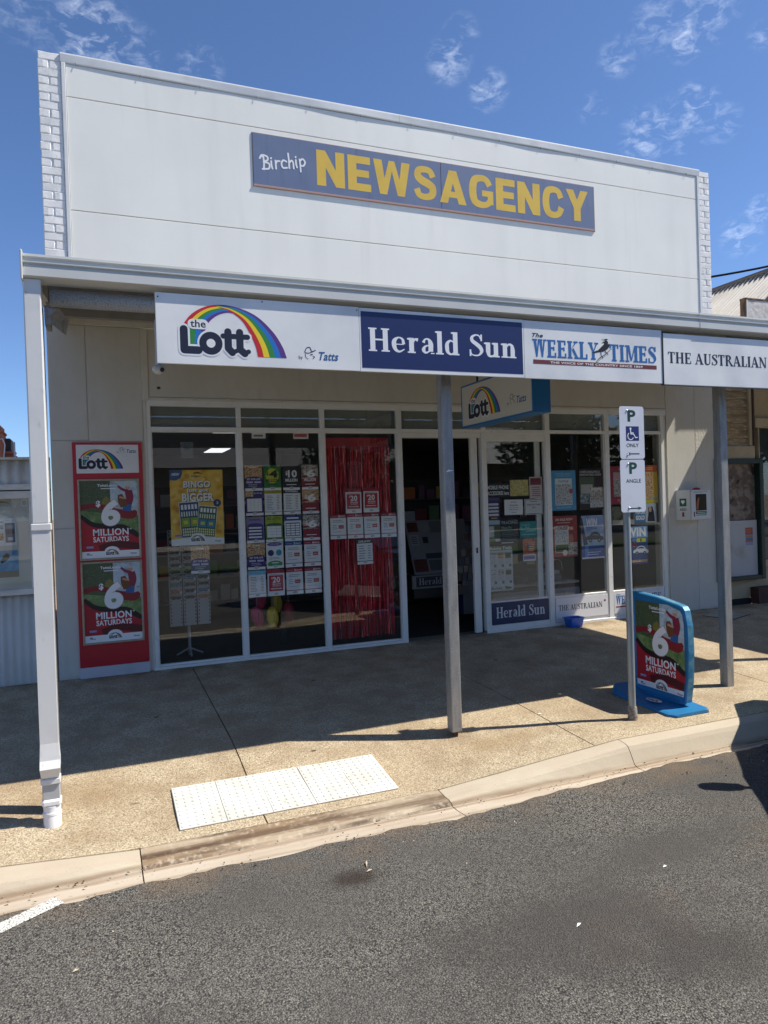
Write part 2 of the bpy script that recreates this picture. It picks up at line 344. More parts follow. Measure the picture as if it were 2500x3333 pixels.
# ------------------------------------------------------------------ flat print (posters, signs): layered thin geometry
_txt = {}
def text_polys(s, bold=0.0, shear=0.0, res=3):
    k = (s, bold, shear, res)
    if k in _txt: return _txt[k]
    cu = bpy.data.curves.new('t', 'FONT'); cu.body = s; cu.size = 1; cu.offset = bold; cu.shear = shear; cu.resolution_u = res
    cu.space_character = 1.0 + bold*1.6
    ob = bpy.data.objects.new('t', cu); me = bpy.data.meshes.new_from_object(ob)
    vs = [(v.co.x, v.co.y) for v in me.vertices]; fs = [tuple(p.vertices) for p in me.polygons]
    bpy.data.objects.remove(ob); bpy.data.meshes.remove(me); bpy.data.curves.remove(cu)
    _txt[k] = (vs, fs); return _txt[k]
def spline(pts, n=6):
    if len(pts) < 3: return [tuple(p) for p in pts]
    P = [Vector(p) for p in pts]; P = [2*P[0]-P[1]] + P + [2*P[-1]-P[-2]]; o = []
    for i in range(1, len(P)-2):
        for k in range(n):
            t = k/n; a, b, c, d = P[i-1:i+3]
            o.append(tuple(.5*((2*b) + (c-a)*t + (2*a-5*b+4*c-d)*t*t + (3*b-a-3*c+d)*t**3)))
    o.append(tuple(P[-2])); return o
class Art:
    """u right, v up, in metres from lower-left corner O; n outward normal"""
    def __init__(s, O, U=(1, 0, 0), V=(0, 0, 1), n=(0, -1, 0), dz=.00004):
        s.mb = MB(); s.O = Vector(O); s.U = Vector(U).normalized(); s.V = Vector(V).normalized(); s.n = Vector(n).normalized(); s.z = 0; s.dz = dz
    def p(s, u, v, z=None): return s.O + s.U*u + s.V*v + s.n*(s.z if z is None else z)
    def up(s, k=1): s.z += s.dz*k; return s
    def poly(s, pts, m, fine=False):
        if not fine: s.up()
        else: s.z += .000006
        s.mb.add([s.p(*q) for q in pts], [tuple(range(len(pts)))], m); return s
    def rect(s, a, b, c, d, m): return s.poly([(a, b), (c, b), (c, d), (a, d)], m)
    def fan(s, pts, m):
        """concave-safe only for star shapes: fan about centroid"""
        s.up(); cx = sum(q[0] for q in pts)/len(pts); cy = sum(q[1] for q in pts)/len(pts)
        vs = [s.p(*q) for q in pts] + [s.p(cx, cy)]; n = len(pts)
        s.mb.add(vs, [(i, (i+1) % n, n) for i in range(n)], m); return s
    def disc(s, u, v, r, m, rv=None, n=20, fine=False):
        rv = rv or r
        return s.poly([(u+r*math.cos(2*math.pi*k/n), v+rv*math.sin(2*math.pi*k/n)) for k in range(n)], m, fine)
    def ribbon(s, pts, ws, m, n=5, fine=False):
        q = spline([(p[0], p[1], w_) for p, w_ in zip(pts, ws)], n)
        if fine: s.z += .000006
        else: s.up()
        L = []; 
        for i, (x, y, w_) in enumerate(q):
            a = q[max(i-1, 0)]; b = q[min(i+1, len(q)-1)]; dx, dy = b[0]-a[0], b[1]-a[1]; l = math.hypot(dx, dy) or 1
            nx, ny = -dy/l*w_/2, dx/l*w_/2; L += [s.p(x+nx, y+ny), s.p(x-nx, y-ny)]
        s.mb.add(L, [(2*i, 2*i+1, 2*i+3, 2*i+2) for i in range(len(q)-1)], m); return s
    def stroke(s, pts, wd, m):
        """rounded stroke along a polyline"""
        s.up()
        for i, p in enumerate(pts):
            s.disc(p[0], p[1], wd/2, m, n=14, fine=True)
            if i:
                a = pts[i-1]; dx, dy = p[0]-a[0], p[1]-a[1]; l = math.hypot(dx, dy) or 1; nx, ny = -dy/l*wd/2, dx/l*wd/2
                s.poly([(a[0]+nx, a[1]+ny), (a[0]-nx, a[1]-ny), (p[0]-nx, p[1]-ny), (p[0]+nx, p[1]+ny)], m, True)
        return s
    def ring(s, u, v, r0, r1, m, a0=0, a1=360, n=24):
        s.up(); vs = []
        for k in range(n+1):
            t = R(a0+(a1-a0)*k/n); vs += [s.p(u+r0*math.cos(t), v+r0*math.sin(t)), s.p(u+r1*math.cos(t), v+r1*math.sin(t))]
        s.mb.add(vs, [(2*i, 2*i+1, 2*i+3, 2*i+2) for i in range(n)], m); return s
    def text(s, t, x0, y0, x1, y1, m, bold=0.0, shear=0.0, res=3):
        vs, fs = text_polys(t, bold, shear, res)
        if not vs: return s
        a, b = min(v[0] for v in vs), max(v[0] for v in vs); c, d = min(v[1] for v in vs), max(v[1] for v in vs)
        s.up(); s.mb.add([s.p(x0+(v[0]-a)/(b-a)*(x1-x0), y0+(v[1]-c)/((d-c) or 1)*(y1-y0)) for v in vs], fs, m); return s
    def lines(s, x0, x1, y1, y0, n, m, fill=.35, jit=.3, align='l'):
        h = (y1-y0)/n
        for i in range(n):
            L = (x1-x0)*(1-jit*random.random()); a = x0 if align == 'l' else (x0+x1-L)/2
            yc = y1-(i+.5)*h; s.rect(a, yc-h*fill/2, a+L, yc+h*fill/2, m)
        return s
    def serif(s, t, x0, y0, x1, y1, m, slab=False, capbox=True, gap=0.0):
        T, h, e, k = (.215, .11, .075, .095) if slab else (.195, .072, .065, .062)
        G = []; cx = 0.0
        def rc(a, b, c, d): P.append(('p', [(a, b), (c, b), (c, d), (a, d)]))
        def pl(*q): P.append(('p', list(q)))
        def rb(pts, ws): P.append(('r', pts, ws))
        def stem(x, a, b, bot=1, top=1, wd=None):
            wd = wd or T; rc(x-wd/2, a, x+wd/2, b)
            if bot: rc(x-wd/2-e, a, x+wd/2+e, a+k)
            if top == 1: rc(x-wd/2-e, b-k, x+wd/2+e, b)
            elif top == 2: pl((x-wd/2-e*1.3, b-k*1.1), (x-wd/2, b-k*1.6), (x-wd/2, b), (x-wd/2-e*1.3, b-k*.4))
        for ch in t:
            P = []; adv = .8
            if ch == ' ': adv = .34
            elif ch == 'H': stem(.2, 0, 1); stem(.7, 0, 1); rc(.2, .47, .7, .47+h); adv = .93
            elif ch == 'I': stem(.2, 0, 1); adv = .42
            elif ch == 'T': stem(.38, 0, 1, 1, 0); rc(.04, 1-k, .72, 1); rc(.04, .76, .04+h, 1-k); rc(.72-h, .76, .72, 1-k); adv = .78
            elif ch == 'E':
                stem(.2, 0, 1); rc(.2, 1-k, .64, 1); rc(.64-h, .74, .64, 1-k); rc(.2, .48, .46, .48+h); rc(.45, .40, .45+h, .62); rc(.2, 0, .68, k); rc(.68-h, k, .68, .28); adv = .75
            elif ch == 'L': stem(.2, 0, 1); rc(.2, 0, .64, k); rc(.64-h, k, .64, .30); adv = .69
            elif ch == 'F': stem(.2, 0, 1); rc(.2, 1-k, .64, 1); rc(.2, .48, .46, .48+h); adv = .68
            elif ch == 'A':
                pl((.10, k), (.10+h*1.1, k), (.43, 1), (.36, 1)); pl((.34, 1), (.48, 1), (.80, k), (.80-T*1.1, k)); rc(.20, .30, .64, .30+h); rc(0, 0, .27, k); rc(.50, 0, .90, k); adv = .90
            elif ch == 'U':
                stem(.2, .3, 1, 0, 1); rb([(.2, .34), (.24, .12), (.42, .035), (.62, .12), (.67, .34)], [T, T*.85, .09, h*1.2, h]); rc(.67-h/2, .3, .67+h/2, 1); rc(.55, 1-k, .80, 1); adv = .84
            elif ch == 'S':
                a = 1.25 if slab else 1
                rb([(.55, .76), (.47, .93), (.32, .965), (.16, .86), (.17, .70), (.34, .56), (.50, .42), (.57, .25), (.47, .08), (.30, .035), (.13, .09), (.07, .28)], [v*a for v in (.05, .06, .07, .12, .16, .18, .18, .15, .08, .06, .05, .05)])
                rc(.53, .70, .53+h, 1); rc(.04, 0, .04+h, .30); adv = .68
            elif ch == 'R':
                stem(.2, 0, 1); rb([(.2, .97), (.42, .965), (.57, .76), (.42, .53), (.2, .505)], [h, h*1.2, T, h*1.2, h]); pl((.36, .5), (.50, .5), (.82, k), (.63, k)); rc(.60, 0, .90, k); adv = .87
            elif ch == 'N':
                rc(.15-h/2, 0, .15+h/2, 1); rc(.03, 0, .28, k); rc(0, 1-k, .2, 1); pl((.06, 1), (.25, 1), (.78, 0), (.64, 0)); rc(.74-h/2, .0, .74+h/2, 1); rc(.62, 1-k, .87, 1); adv = .89
            elif ch == 'W':
                for q in (0, .40): pl((.08+q, 1), (.08+T+q, 1), (.36+q, 0), (.26+q, 0)); pl((.28+q, 0), (.36+q, 0), (.53+q, 1), (.53-h+q, 1))
                rc(0, 1-k, .36, 1); rc(.42, 1-k, .74, 1); rc(.80, 1-k, 1.02, 1); adv = 1.04
            elif ch == 'K':
                stem(.2, 0, 1); pl((.24, .38), (.30, .50), (.68, 1-k), (.56, 1-k)); pl((.34, .50), (.48, .62), (.80, k), (.60, k)); rc(.48, 1-k, .80, 1); rc(.52, 0, .88, k); adv = .88
            elif ch == 'Y':
                pl((.10, 1-k), (.10+T, 1-k), (.46, .42), (.34, .42)); pl((.36, .42), (.45, .45), (.70, 1-k), (.60, 1-k)); rc(.40-T/2, 0, .40+T/2, .46); rc(.22, 0, .58, k); rc(.02, 1-k, .36, 1); rc(.50, 1-k, .80, 1); adv = .80
            elif ch == 'M':
                rc(.14, 0, .14+h, 1); rc(.03, 0, .33, k); rc(.02, 1-k, .30, 1); pl((.16, 1), (.16+T, 1), (.54, .08), (.44, .08)); pl((.46, .08), (.54, .08), (.84, 1), (.76, 1)); rc(.76, 0, .76+T, 1); rc(.66, 0, 1.04, k); rc(.76, 1-k, 1.04, 1); adv = 1.06
            elif ch == 'e': rc(.12, .33, .50, .37); rb([(.50, .36), (.46, .57), (.30, .645), (.14, .52), (.11, .33), (.17, .12), (.33, .035), (.53, .15)], [.13, .10, .06, .16, .18, .14, .08, .04]); adv = .62
            elif ch == 'r': stem(.2, 0, .66, 1, 2); rb([(.27, .46), (.34, .60), (.47, .585)], [.05, .09, .15]); adv = .56
            elif ch == 'a': rb([(.13, .48), (.20, .625), (.34, .64), (.43, .46), (.43, .10)], [.13, .07, .09, T, T]); rb([(.42, .38), (.22, .33), (.13, .17), (.22, .045), (.40, .13)], [.05, .08, .15, .09, .05]); rc(.43, 0, .58, .05); adv = .61
            elif ch == 'l': stem(.2, 0, 1.03, 1, 2); adv = .40
            elif ch == 'd': rb([(.42, .55), (.27, .64), (.13, .52), (.11, .33), (.14, .13), (.27, .03), (.42, .12)], [.05, .08, .14, .17, .14, .08, .05]); stem(.47, 0, 1.03, 1, 2); adv = .70
            elif ch == 'n': stem(.2, 0, .66, 1, 2); rb([(.26, .48), (.38, .62), (.52, .56), (.55, .36)], [.05, .09, .14, T]); stem(.55, 0, .40, 1, 0); adv = .76
            elif ch == 'u': stem(.18, .22, .66, 0, 2); rb([(.18, .26), (.22, .07), (.36, .04), (.50, .16)], [T, .13, .08, .05]); stem(.53, 0, .66, 1, 2); adv = .74
            for it in P: G.append((cx, it))
            cx += adv + gap
        W_ = cx - gap; sx = (x1-x0)/W_; sy = (y1-y0)
        s.up()
        for ox, it in G:
            if it[0] == 'p': s.poly([(x0+(a+ox)*sx, y0+b*sy) for a, b in it[1]], m, True)
            else:
                # ribbons are computed in glyph space, then scaled
                q = spline([(p_[0], p_[1], w_) for p_, w_ in zip(it[1], it[2])], 4); s.z += .000006; L = []
                for i, (x, y, w_) in enumerate(q):
                    a = q[max(i-1, 0)]; b = q[min(i+1, len(q)-1)]; dx, dy = b[0]-a[0], b[1]-a[1]; l = math.hypot(dx, dy) or 1
                    nx, ny = -dy/l*w_/2, dx/l*w_/2
                    for sg in (1, -1): L.append(s.p(x0+(x+sg*nx+ox)*sx, y0+(y+sg*ny)*sy))
                s.mb.add(L, [(2*i, 2*i+1, 2*i+3, 2*i+2) for i in range(len(q)-1)], m)
        return s
    def build(s, name, parent=None, local=False): return obj(name, s.mb, parent, local)

NAVY, WHT, BLK = ink('#1b2138'), ink('#f2f2f0'), ink('#15171c')
RB = [ink('#c8202c'), ink('#f2d224'), ink('#2f8a3c'), ink('#1f74c4'), ink('#5b3384')]
def lott(A, x, y, w_, tatts=None, small=False):
    """rainbow arch with heavy rounded word; (x,y) lower-left, w_ width; native size .707 x .345"""
    k = w_/.707
    def q(p): return (x+(p[0]-.607)*k, y+(p[1]-2.750)*k)
    nS = 3 if small else 6; zb0 = A.z
    def bands(Opts, Ipts, cols):
        O_, I_ = spline(Opts, nS), spline(Ipts, nS)
        A.up()
        for b in range(5):
            vs = []
            for o, i in zip(O_, I_):
                for t in (b/5, (b+1)/5): vs.append(A.p(*q((o[0]+(i[0]-o[0])*t, o[1]+(i[1]-o[1])*t))))
            A.mb.add(vs, [(2*i, 2*i+1, 2*i+3, 2*i+2) for i in range(len(O_)-1)], cols[b])
    bands([(.600, 2.935), (.665, 3.018), (.76, 3.075), (.87, 3.094), (.95, 3.088)], [(.735, 2.86), (.77, 2.955), (.83, 3.015), (.90, 3.043), (.955, 3.040)], RB)
    bands([(.85, 3.093), (.98, 3.082), (1.11, 3.03), (1.22, 2.93), (1.285, 2.83), (1.314, 2.75)], [(.83, 3.080), (.92, 3.055), (1.005, 2.995), (1.06, 2.905), (1.095, 2.82), (1.109, 2.75)], RB[::-1])
    # lower piece of the left leg between the letters
    A.poly([q(p) for p in ((.652, 2.93), (.652, 2.80), (.678, 2.80), (.690, 2.93))], RB[2]); A.poly([q(p) for p in ((.692, 2.93), (.679, 2.80), (.70, 2.80), (.735, 2.90))], RB[3])
    segs = [([(.612, 2.915), (.612, 2.777), (.705, 2.777)], .052), ([(.906, 2.912), (.906, 2.80), (.932, 2.772)], .050), ([(.986, 2.912), (.986, 2.795), (1.018, 2.768)], .050), ([(.872, 2.882), (1.040, 2.882)], .036), ([(.930, 2.772), (.962, 2.784)], .03), ([(1.015, 2.768), (1.045, 2.782)], .032)]
    WB_ = WHT if small else mat('white_sign_face', 'ffffff')
    for extra, m in ((.026, WB_), (0, NAVY)):
        for pts, wd in segs: A.stroke([q(p) for p in pts], (wd+extra)*k, m)
        c = q((.789, 2.828)); A.ring(c[0], c[1], (.030 if not extra else .0)*k, (.078+extra/2)*k, m)
    c = q((.789, 2.828)); A.disc(c[0], c[1], .030*k, WB_)
    A.stroke([q((.672, 2.953)), q((.742, 2.953))], .068*k, WB_)
    a, b = q((.656, 2.930)), q((.758, 2.982)); A.text('the', a[0], a[1], b[0], b[1], NAVY, .02)
    if tatts:
        tx, ty, tw = tatts; kk = tw/.30
        def r(u, v): return (tx+u*kk, ty+v*kk)
        TB = ink('#255a96'); A.z = zb0
        A.text('Tatts', *r(.15, .0), *r(.30, .062), TB, .02, .3)
        A.text('by', *r(0, -.004), *r(.028, .03), NAVY)
        A.ribbon([r(.045, .055), r(.06, .085), r(.085, .090), r(.098, .062), r(.128, .072)], [.006*kk]*5, NAVY, 3)
        A.ribbon([r(.045, .055), r(.07, .048), r(.11, .062)], [.005*kk]*3, NAVY, 3)
        A.ribbon([r(.05, .045), r(.052, .02), r(.07, .006)], [.004*kk]*3, NAVY, 3); A.ribbon([r(.105, .03), r(.118, .022), r(.105, .01)], [.005*kk]*3, NAVY, 3); A.ribbon([r(.085, .038), r(.105, .040)], [.006*kk]*2, NAVY, 2)

# ================================================================== GROUND
def dip(X):
    zb = -.165 if X < -1.3 else (-.165-.11*(X+1.3)/1.49 if X < .19 else (-.275 if X < 2.13 else (-.275+.113*(X-2.13)/1.51 if X < 3.64 else -.162)))
    return -.163-zb
def surf(X, Y):
    t = min(1, max(0, (-Y-2.3)/1.3)); t = t*t*(3-2*t)
    return .045*min(Y, 0)-dip(X)*t
ROADZ = -.285
AGG = aggregate('exposed_aggregate_concrete', ['#a39378', '#ccbc9e', '#b5a486', '#dccfb2', '#ab9b82', '#c5b496', '#95866f'], '#7e6e58', 112, (.50, .90), .0026,
                [(.55, '#a88a68', .50, .78, 3.1, .28), (2.6, '#6a5a47', .56, .80, 9.0, .45), (.8, '#86765e', .52, .8, 21.0, .40), (7, '#4a4034', .70, .78, 5.0, .5), (.9, '#c9bca0', .58, .78, 41.0, .3)], dirt=[(-.01, -.30, '#3c3226', .75), (-3.40, -3.66, '#8a7256', .5)],
                spots=[(1.5, -2.8, .03, .02, '#2c251d', .9), (.2, -3.1, .05, .02, '#54402c', .7), (.95, -3.3, .6, .2, '#8c7656', .45), (3.2, -1.9, .03, .025, '#2c251d', .9), (2.0, -1.1, .03, .03, '#2a241d', .9), (-.1, -2.9, .5, .25, '#937a58', .45), (.45, -1.6, .03, .02, '#28221b', .9), (2.9, -3.2, .5, .15, '#9a8058', .4), (5.2, -1.0, .5, .4, '#6a5a45', .4), (4.05, -1.2, .03, .03, '#28221b', .9)])
ASPH = aggregate('chip_seal_asphalt', ['#4b4844', '#696660', '#7d7a72', '#55524d', '#8c887f', '#5e5b55', '#9b978c', '#504d48'], '#232120', 125, (.40, .76), .005,
                 [(.42, '#514e4a', .44, .60, 2.0, .72), (1.3, '#68533f', .60, .78, 14.0, .50), (.3, '#66635f', .48, .7, 33.0, .45), (5, '#2c2a28', .69, .80, 8.0, .6), (1.7, '#45423e', .60, .74, 27.0, .45)], rough=.8, dirt=[(-4.35, -4.02, '#7f6a52', .55)],
                 spots=[(1.22, -4.50, .22, .13, '#2e241c', .8), (1.9, -5.35, 1.0, .42, '#45423f', .75), (2.9, -4.95, .8, .25, '#4a4744', .6), (2.35, -5.75, .5, .25, '#403d3a', .7), (.35, -5.6, .5, .5, '#4e4b47', .5), (.9, -6.3, .35, .30, '#3f3c39', .5), (-.4, -5.2, .5, .2, '#403d3a', .5)])
g = struct('ground', MB().box(-400, 400, -400, 400, -.75, -.62, mat('dry_earth', (.30, .22, .14), .95, noise=(.2, (.2, .16, .1, 1), .4, .7))))

# road: one sheet, ragged where it laps the concrete channel
mb = MB(); rnd = random.Random(3)
xs = [-60+.0] + [-6+.07*i for i in range(230)] + [60]
edge = []
for x in xs:
    e = -4.045 + (.10 if x > 3.6 else .10*max(0, (x-2.3)/1.3)) if -6 < x < 11 else -4.0
    edge.append(e + rnd.uniform(-.014, .014) + .012*math.sin(x*5.1)+.01*math.sin(x*11.7))
vs = [(x, e, ROADZ-.012) for x, e in zip(xs, edge)] + [(x, e-.03, ROADZ) for x, e in zip(xs, edge)] + [(x, -9, ROADZ+.01) for x in xs] + [(x, -18, ROADZ+.06) for x in xs] + [(x, -26.5, ROADZ) for x in xs]
n = len(xs); mb.add(vs, [(r*n+i, r*n+i+1, (r+1)*n+i+1, (r+1)*n+i) for r in range(4) for i in range(n-1)], ASPH)
struct('road', mb)
# parking line, worn
mb = MB(); LINEM = aggregate('worn_line_paint', ['#d9d8cf', '#efeee6', '#c9c7bc', '#f4f3ec'], '#5a5752', 125, (.50, .84), .004)
a0, a1 = Vector((-.225, -4.045)), Vector((-1.9, -5.05)); d = (a1-a0).normalized(); nn_ = Vector((-d.y, d.x))*.046
mb.add([(*(a0+nn_), ROADZ+.004), (*(a0-nn_), ROADZ+.004), (*(a1-nn_), ROADZ+.005), (*(a1+nn_), ROADZ+.005)], [(0, 1, 2, 3)], LINEM); struct('parking_line', mb)
# second bay line beyond the right of the frame
mb = MB(); b0, b1 = Vector((7.6, -4.1)), Vector((3.9, -8.1)); d = (b1-b0).normalized(); nn_ = Vector((-d.y, d.x))*.055
mb.add([(*(b0+nn_), ROADZ+.004), (*(b0-nn_), ROADZ+.004), (*(b1-nn_), ROADZ+.013), (*(b1+nn_), ROADZ+.013)], [(0, 1, 2, 3)], LINEM); struct('parking_line', mb)

# footpath of poured slabs with open joints
fp = struct('footpath')
obj('subbase', MB().box(-12, 20, -3.64, .3, -.50, -.34, mat('joint_dirt', (.06, .045, .03), .95)), fp)
joints = [-6.55, -4.05, -1.55, .95, 3.45, 5.95, 8.45, 10.95, 13.45]
for a, b in zip(joints[:-1], joints[1:]):
    g_ = .005; x0, x1 = a+g_, b-g_; nx, ny = 24, 20; ye = -3.645
    m = MB(); vs = []
    for j in range(ny+1):
        y = .02+(ye-.02)*j/ny
        for i in range(nx+1):
            x = x0+(x1-x0)*i/nx; vs.append((x, y, surf(x, y)))
    m.add(vs, [(j*(nx+1)+i, j*(nx+1)+i+1, (j+1)*(nx+1)+i+1, (j+1)*(nx+1)+i) for j in range(ny) for i in range(nx)], AGG, True)
    for xx in (x0, x1):
        sd = [(xx, .02+(ye-.02)*j/ny, surf(xx, .02+(ye-.02)*j/ny)) for j in range(ny+1)]
        m.add(sd+[(p[0], p[1], p[2]-.06) for p in sd], [(j, j+1, ny+1+j+1, ny+1+j) for j in range(ny)], AGG)
    obj('concrete_slab', m, fp)
# service pit lid set flush in the path
m = MB(); PIT = mat('pale_pit_lid', (.42, .39, .33), .8, noise=(8, (.3, .28, .24, 1), .4, .7))
def pz(x, y, dz): return (x, y, surf(x, y)+dz)
q = [(7.85, -.37), (8.32, -.17), (8.53, -.60), (8.03, -.76)]
m.add([pz(*p, .003) for p in q], [(0, 1, 2, 3)], BLACKM)
c_ = Vector((8.18, -.475)); q2 = [c_+(Vector(p)-c_)*.94 for p in q]
m.add([pz(*p, .007) for p in q2], [(0, 1, 2, 3)], PIT); obj('pit_lid', m, fp)

# kerb and channel in cast lengths
kerb = struct('kerb')
STAIN = mat('stained_kerb_concrete', (.50, .415, .30), .85, noise=[(1.6, (.28, .19, .11, 1), .34, .58, (.45, 2.2, 2.2)), (6, (.14, .10, .065, 1), .46, .64, (.35, 2.5, 2.5)), (30, (.56, .47, .36, 1), .5, .8)], bump=[(150, .35, .003), (20, .3, .006)])
CHAN = mat('channel_concrete', (.54, .46, .36), .85, noise=[(3, (.42, .33, .24, 1), .45, .75, (.5, 2.5, 1)), (26, (.40, .31, .22, 1), .60, .78)], bump=[(150, .35, .003)])
band_dirt(CHAN, -3.885, .030, '#84694c', .75); band_dirt(CHAN, -4.03, .035, '#8f7b60', .6); band_dirt(STAIN, -3.76, .07, '#4f3823', .9, .5)
kj = [-9, -6.3, -3.8, -1.3, .19, 2.13, 3.66, 5.2, 7.7, 10.2, 13]
for k, (a, b) in enumerate(zip(kj[:-1], kj[1:])):
    m = MB(); x0, x1 = a+.0035, b-.0035; nx = 12; rows = []
    for i in range(nx+1):
        x = x0+(x1-x0)*i/nx; zb = -.163-dip(x); full = min(1, max(0, (zb+.275)/.113))
        inv = ROADZ-.022
        prof = [(-3.65, zb-.12), (-3.65, zb), (-3.67, zb+.002), (-3.74-.02*(1-full), zb-.006-.002*(1-full)), (-3.765-.03*(1-full), zb-.018*(1 if full > .2 else .4)), (-3.785-.03*(1-full), zb-.045*full-.006*(1-full)), (-3.835-.02*(1-full), inv+.012), (-3.865, inv)]
        rows.append([(x, y, z) for y, z in prof])
    n = len(rows[0]); vs = [p for r in rows for p in r]
    m.add(vs, [(i*n+j, i*n+j+1, (i+1)*n+j+1, (i+1)*n+j) for i in range(nx) for j in range(n-1)], STAIN if k == 4 else CONC, False)
    m.add(rows[0]+[(x0, -3.865, -.5), (x0, -3.65, -.5)], [tuple(range(n+2))], CONC); m.add(rows[-1]+[(x1, -3.865, -.5), (x1, -3.65, -.5)], [tuple(range(n+2))], CONC)
    obj('kerb_length', m, kerb)
    m = MB(); inv = ROADZ-.022
    m.extrude([(-3.866, -.45), (-3.866, inv), (-3.93, inv-.002), (-4.12, ROADZ-.006), (-4.12, -.45)], x0, x1, 'x', CHAN); obj('channel_length', m, kerb)
obj('kerb_bed', MB().box(-9, 13, -4.1, -3.66, -.55, -.36, DARK), kerb)

# white tactile tiles with raised domes
TILE = mat('white_tactile_tile', (.70, .70, .64), .55, noise=[(5, (.56, .54, .47, 1), .42, .75), (30, (.44, .41, .35, 1), .60, .78)])
tm = MB(); tw, tl = .291, .525; tm.bbox(0, tw, 0, tl, -.004, .006, TILE, .003)
for i in range(6):
    for j in range(11):
        cx, cy = (i+.5)*tw/6, (j+.5)*tl/11; vs = []
        for (r, z) in ((.0130, .0055), (.0115, .0090), (.0075, .0105)):
            vs += [(cx+r*math.cos(2*math.pi*k/8), cy+r*math.sin(2*math.pi*k/8), z) for k in range(8)]
        tm.add(vs, [(r*8+k, r*8+(k+1) % 8, (r+1)*8+(k+1) % 8, (r+1)*8+k) for r in range(2) for k in range(8)] + [tuple(range(16, 24))], TILE, False)
tme = mesh('tactile_tile', tm)
for i in range(5):
    o = bpy.data.objects.new('tactile_tile', tme); col.objects.link(o); o.parent = fp
    x = .43+i*.2928; z0, z1 = surf(x+.14, -3.53), surf(x+.14, -3.005); 
    o.location = (x, -3.53, max(z0, surf(x, -3.53))+.006); o.rotation_euler = (math.atan2(z1-z0, .525), 0, R(random.uniform(-.3, .3)))

# ================================================================== NEWSAGENCY BUILDING
shop = thing('newsagency_building', 'white parapet shop building with brick pilasters, clad upper wall and glazed shopfront', 'building', (4.1, 0, 0))
def pane_set(name, x0, x1, z0, z1, parent, fr=.03, depth=(-.006, .06), glass=True, bottom=None):
    """window part with frame members and a glass sub-part"""
    w_ = MB(); w_.bbox(x0, x0+fr, depth[0], depth[1], z0, z1, ALU); w_.bbox(x1-fr, x1, depth[0], depth[1], z0, z1, ALU)
    bt = bottom or fr; w_.bbox(x0+fr, x1-fr, depth[0]+.002, depth[1], z0, z0+bt, ALU); w_.bbox(x0+fr, x1-fr, depth[0]+.002, depth[1], z1-fr, z1, ALU)
    o = obj(name, w_, parent)
    if glass: obj('glass', MB().box(x0+fr-.003, x1-fr+.003, .018, .0185, z0+bt-.003, z1-fr+.003, GLASS), o)
    return o
# left rendered wall (below canopy) in sheets with cover strips
W = MB(); W.box(-.37, .565, .006, .25, -.2, 4.2, RENDER); W.box(.565, 7.66, .08, .25, 2.86, 4.2, RENDER); W.box(7.64, 8.565, .006, .25, -.2, 4.2, RENDER)
W.box(-.37, -.12, .03, 10, -.4, 4.2, RENDER); W.box(8.33, 8.565, .26, 10, -.4, 4.2, RENDER); obj('wall', W, shop)
for x0, x1, z0, z1 in ((-.368, -.010, 2.46, 3.648), (-.004, .532, 2.452, 3.648), (-.368, -.004, 1.555, 2.455), (-.368, -.004, .02, 1.55), (-.004, .56, .02, 2.447)):
    obj('wall_sheet', MB().bbox(x0, x1, -.004, .004, z0, z1, RENDER, .002), shop)
for x0, x1, z0, z1 in ((.606, 4.098, 2.925, 3.652), (4.102, 7.655, 2.925, 3.652)):
    obj('fascia_sheet', MB().bbox(x0, x1, -.004, .078, z0, z1, RENDER, .002), shop)
for x0, x1, z0, z1 in ((7.672, 8.198, 1.52, 3.652), (8.202, 8.563, .02, 3.652), (7.672, 8.198, .02, 1.514)):
    obj('wall_sheet', MB().bbox(x0, x1, -.004, .004, z0, z1, RENDER2 if x0 > 8.2 and z1 > 3 else RENDER, .002), shop)
for b in ((.534, .604, 2.885, 3.648), (-.145, 8.56, 3.655, 3.79), (.604, 7.67, 2.892, 2.922), (7.657, 7.670, .0, 3.65), (.545, .574, .0, 2.885)):
    obj('cover_strip', MB().bbox(b[0], b[1], -.016, .004 if b[3] > 3 else .02, b[2], b[3], STRIP, .004), shop)
obj('wall_sheet', MB().bbox(-.368, -.148, -.006, .004, 3.655, 3.79, RENDER, .002), shop)
# upper wall mass + pilasters
U = MB(); U.box(-.352, 8.55, .03, .24, 4.2, 6.31, WHITE_P); U.box(-.352, -.12, .24, 10, 4.2, 6.0, WHITE_P); U.box(8.33, 8.55, .24, 10, 4.2, 6.0, WHITE_P); obj('upper_wall', U, shop)
for a_, b_ in ((-.350, -.125), (8.335, 8.548)): obj('mortar', MB().box(a_, b_, -.050, .03, 4.2, 6.385, WHITE_P), shop)
variants = {}
def brick_mesh(L, k):
    if (L, k) in variants: return variants[(L, k)]
    rn = random.Random(k*17+int(L*1000)); m = MB(); H = .0785; b = .005
    j = lambda s=.004: rn.uniform(-s, s)
    # front ring bevelled, uneven
    fr = [(b+abs(j()), -.004+j(.0015), b+abs(j())), (L*.5, -.0055+j(.002), b+abs(j(.003))), (L-b-abs(j()), -.004+j(.0015), b+abs(j())), (L-b-abs(j()), -.0045+j(.0015), H-b-abs(j())), (L*.5, -.0055+j(.002), H-b-abs(j(.003))), (b+abs(j()), -.004+j(.0015), H-b-abs(j()))]
    bk = [(0, .004, 0), (L*.5, .004, j(.002)), (L, .004, 0), (L, .004, H), (L*.5, .004, H+j(.002)), (0, .004, H)]
    bb = [(x, .03, z) for x, y, z in bk]
    m.add(fr+bk+bb, [(0, 1, 4, 5), (1, 2, 3, 4)] + [(i, (i+1) % 6, 6+(i+1) % 6, 6+i) for i in range(6)] + [(6+i, 6+(i+1) % 6, 12+(i+1) % 6, 12+i) for i in range(6)], WHITE_P)
    variants[(L, k)] = mesh('brick', m); return variants[(L, k)]
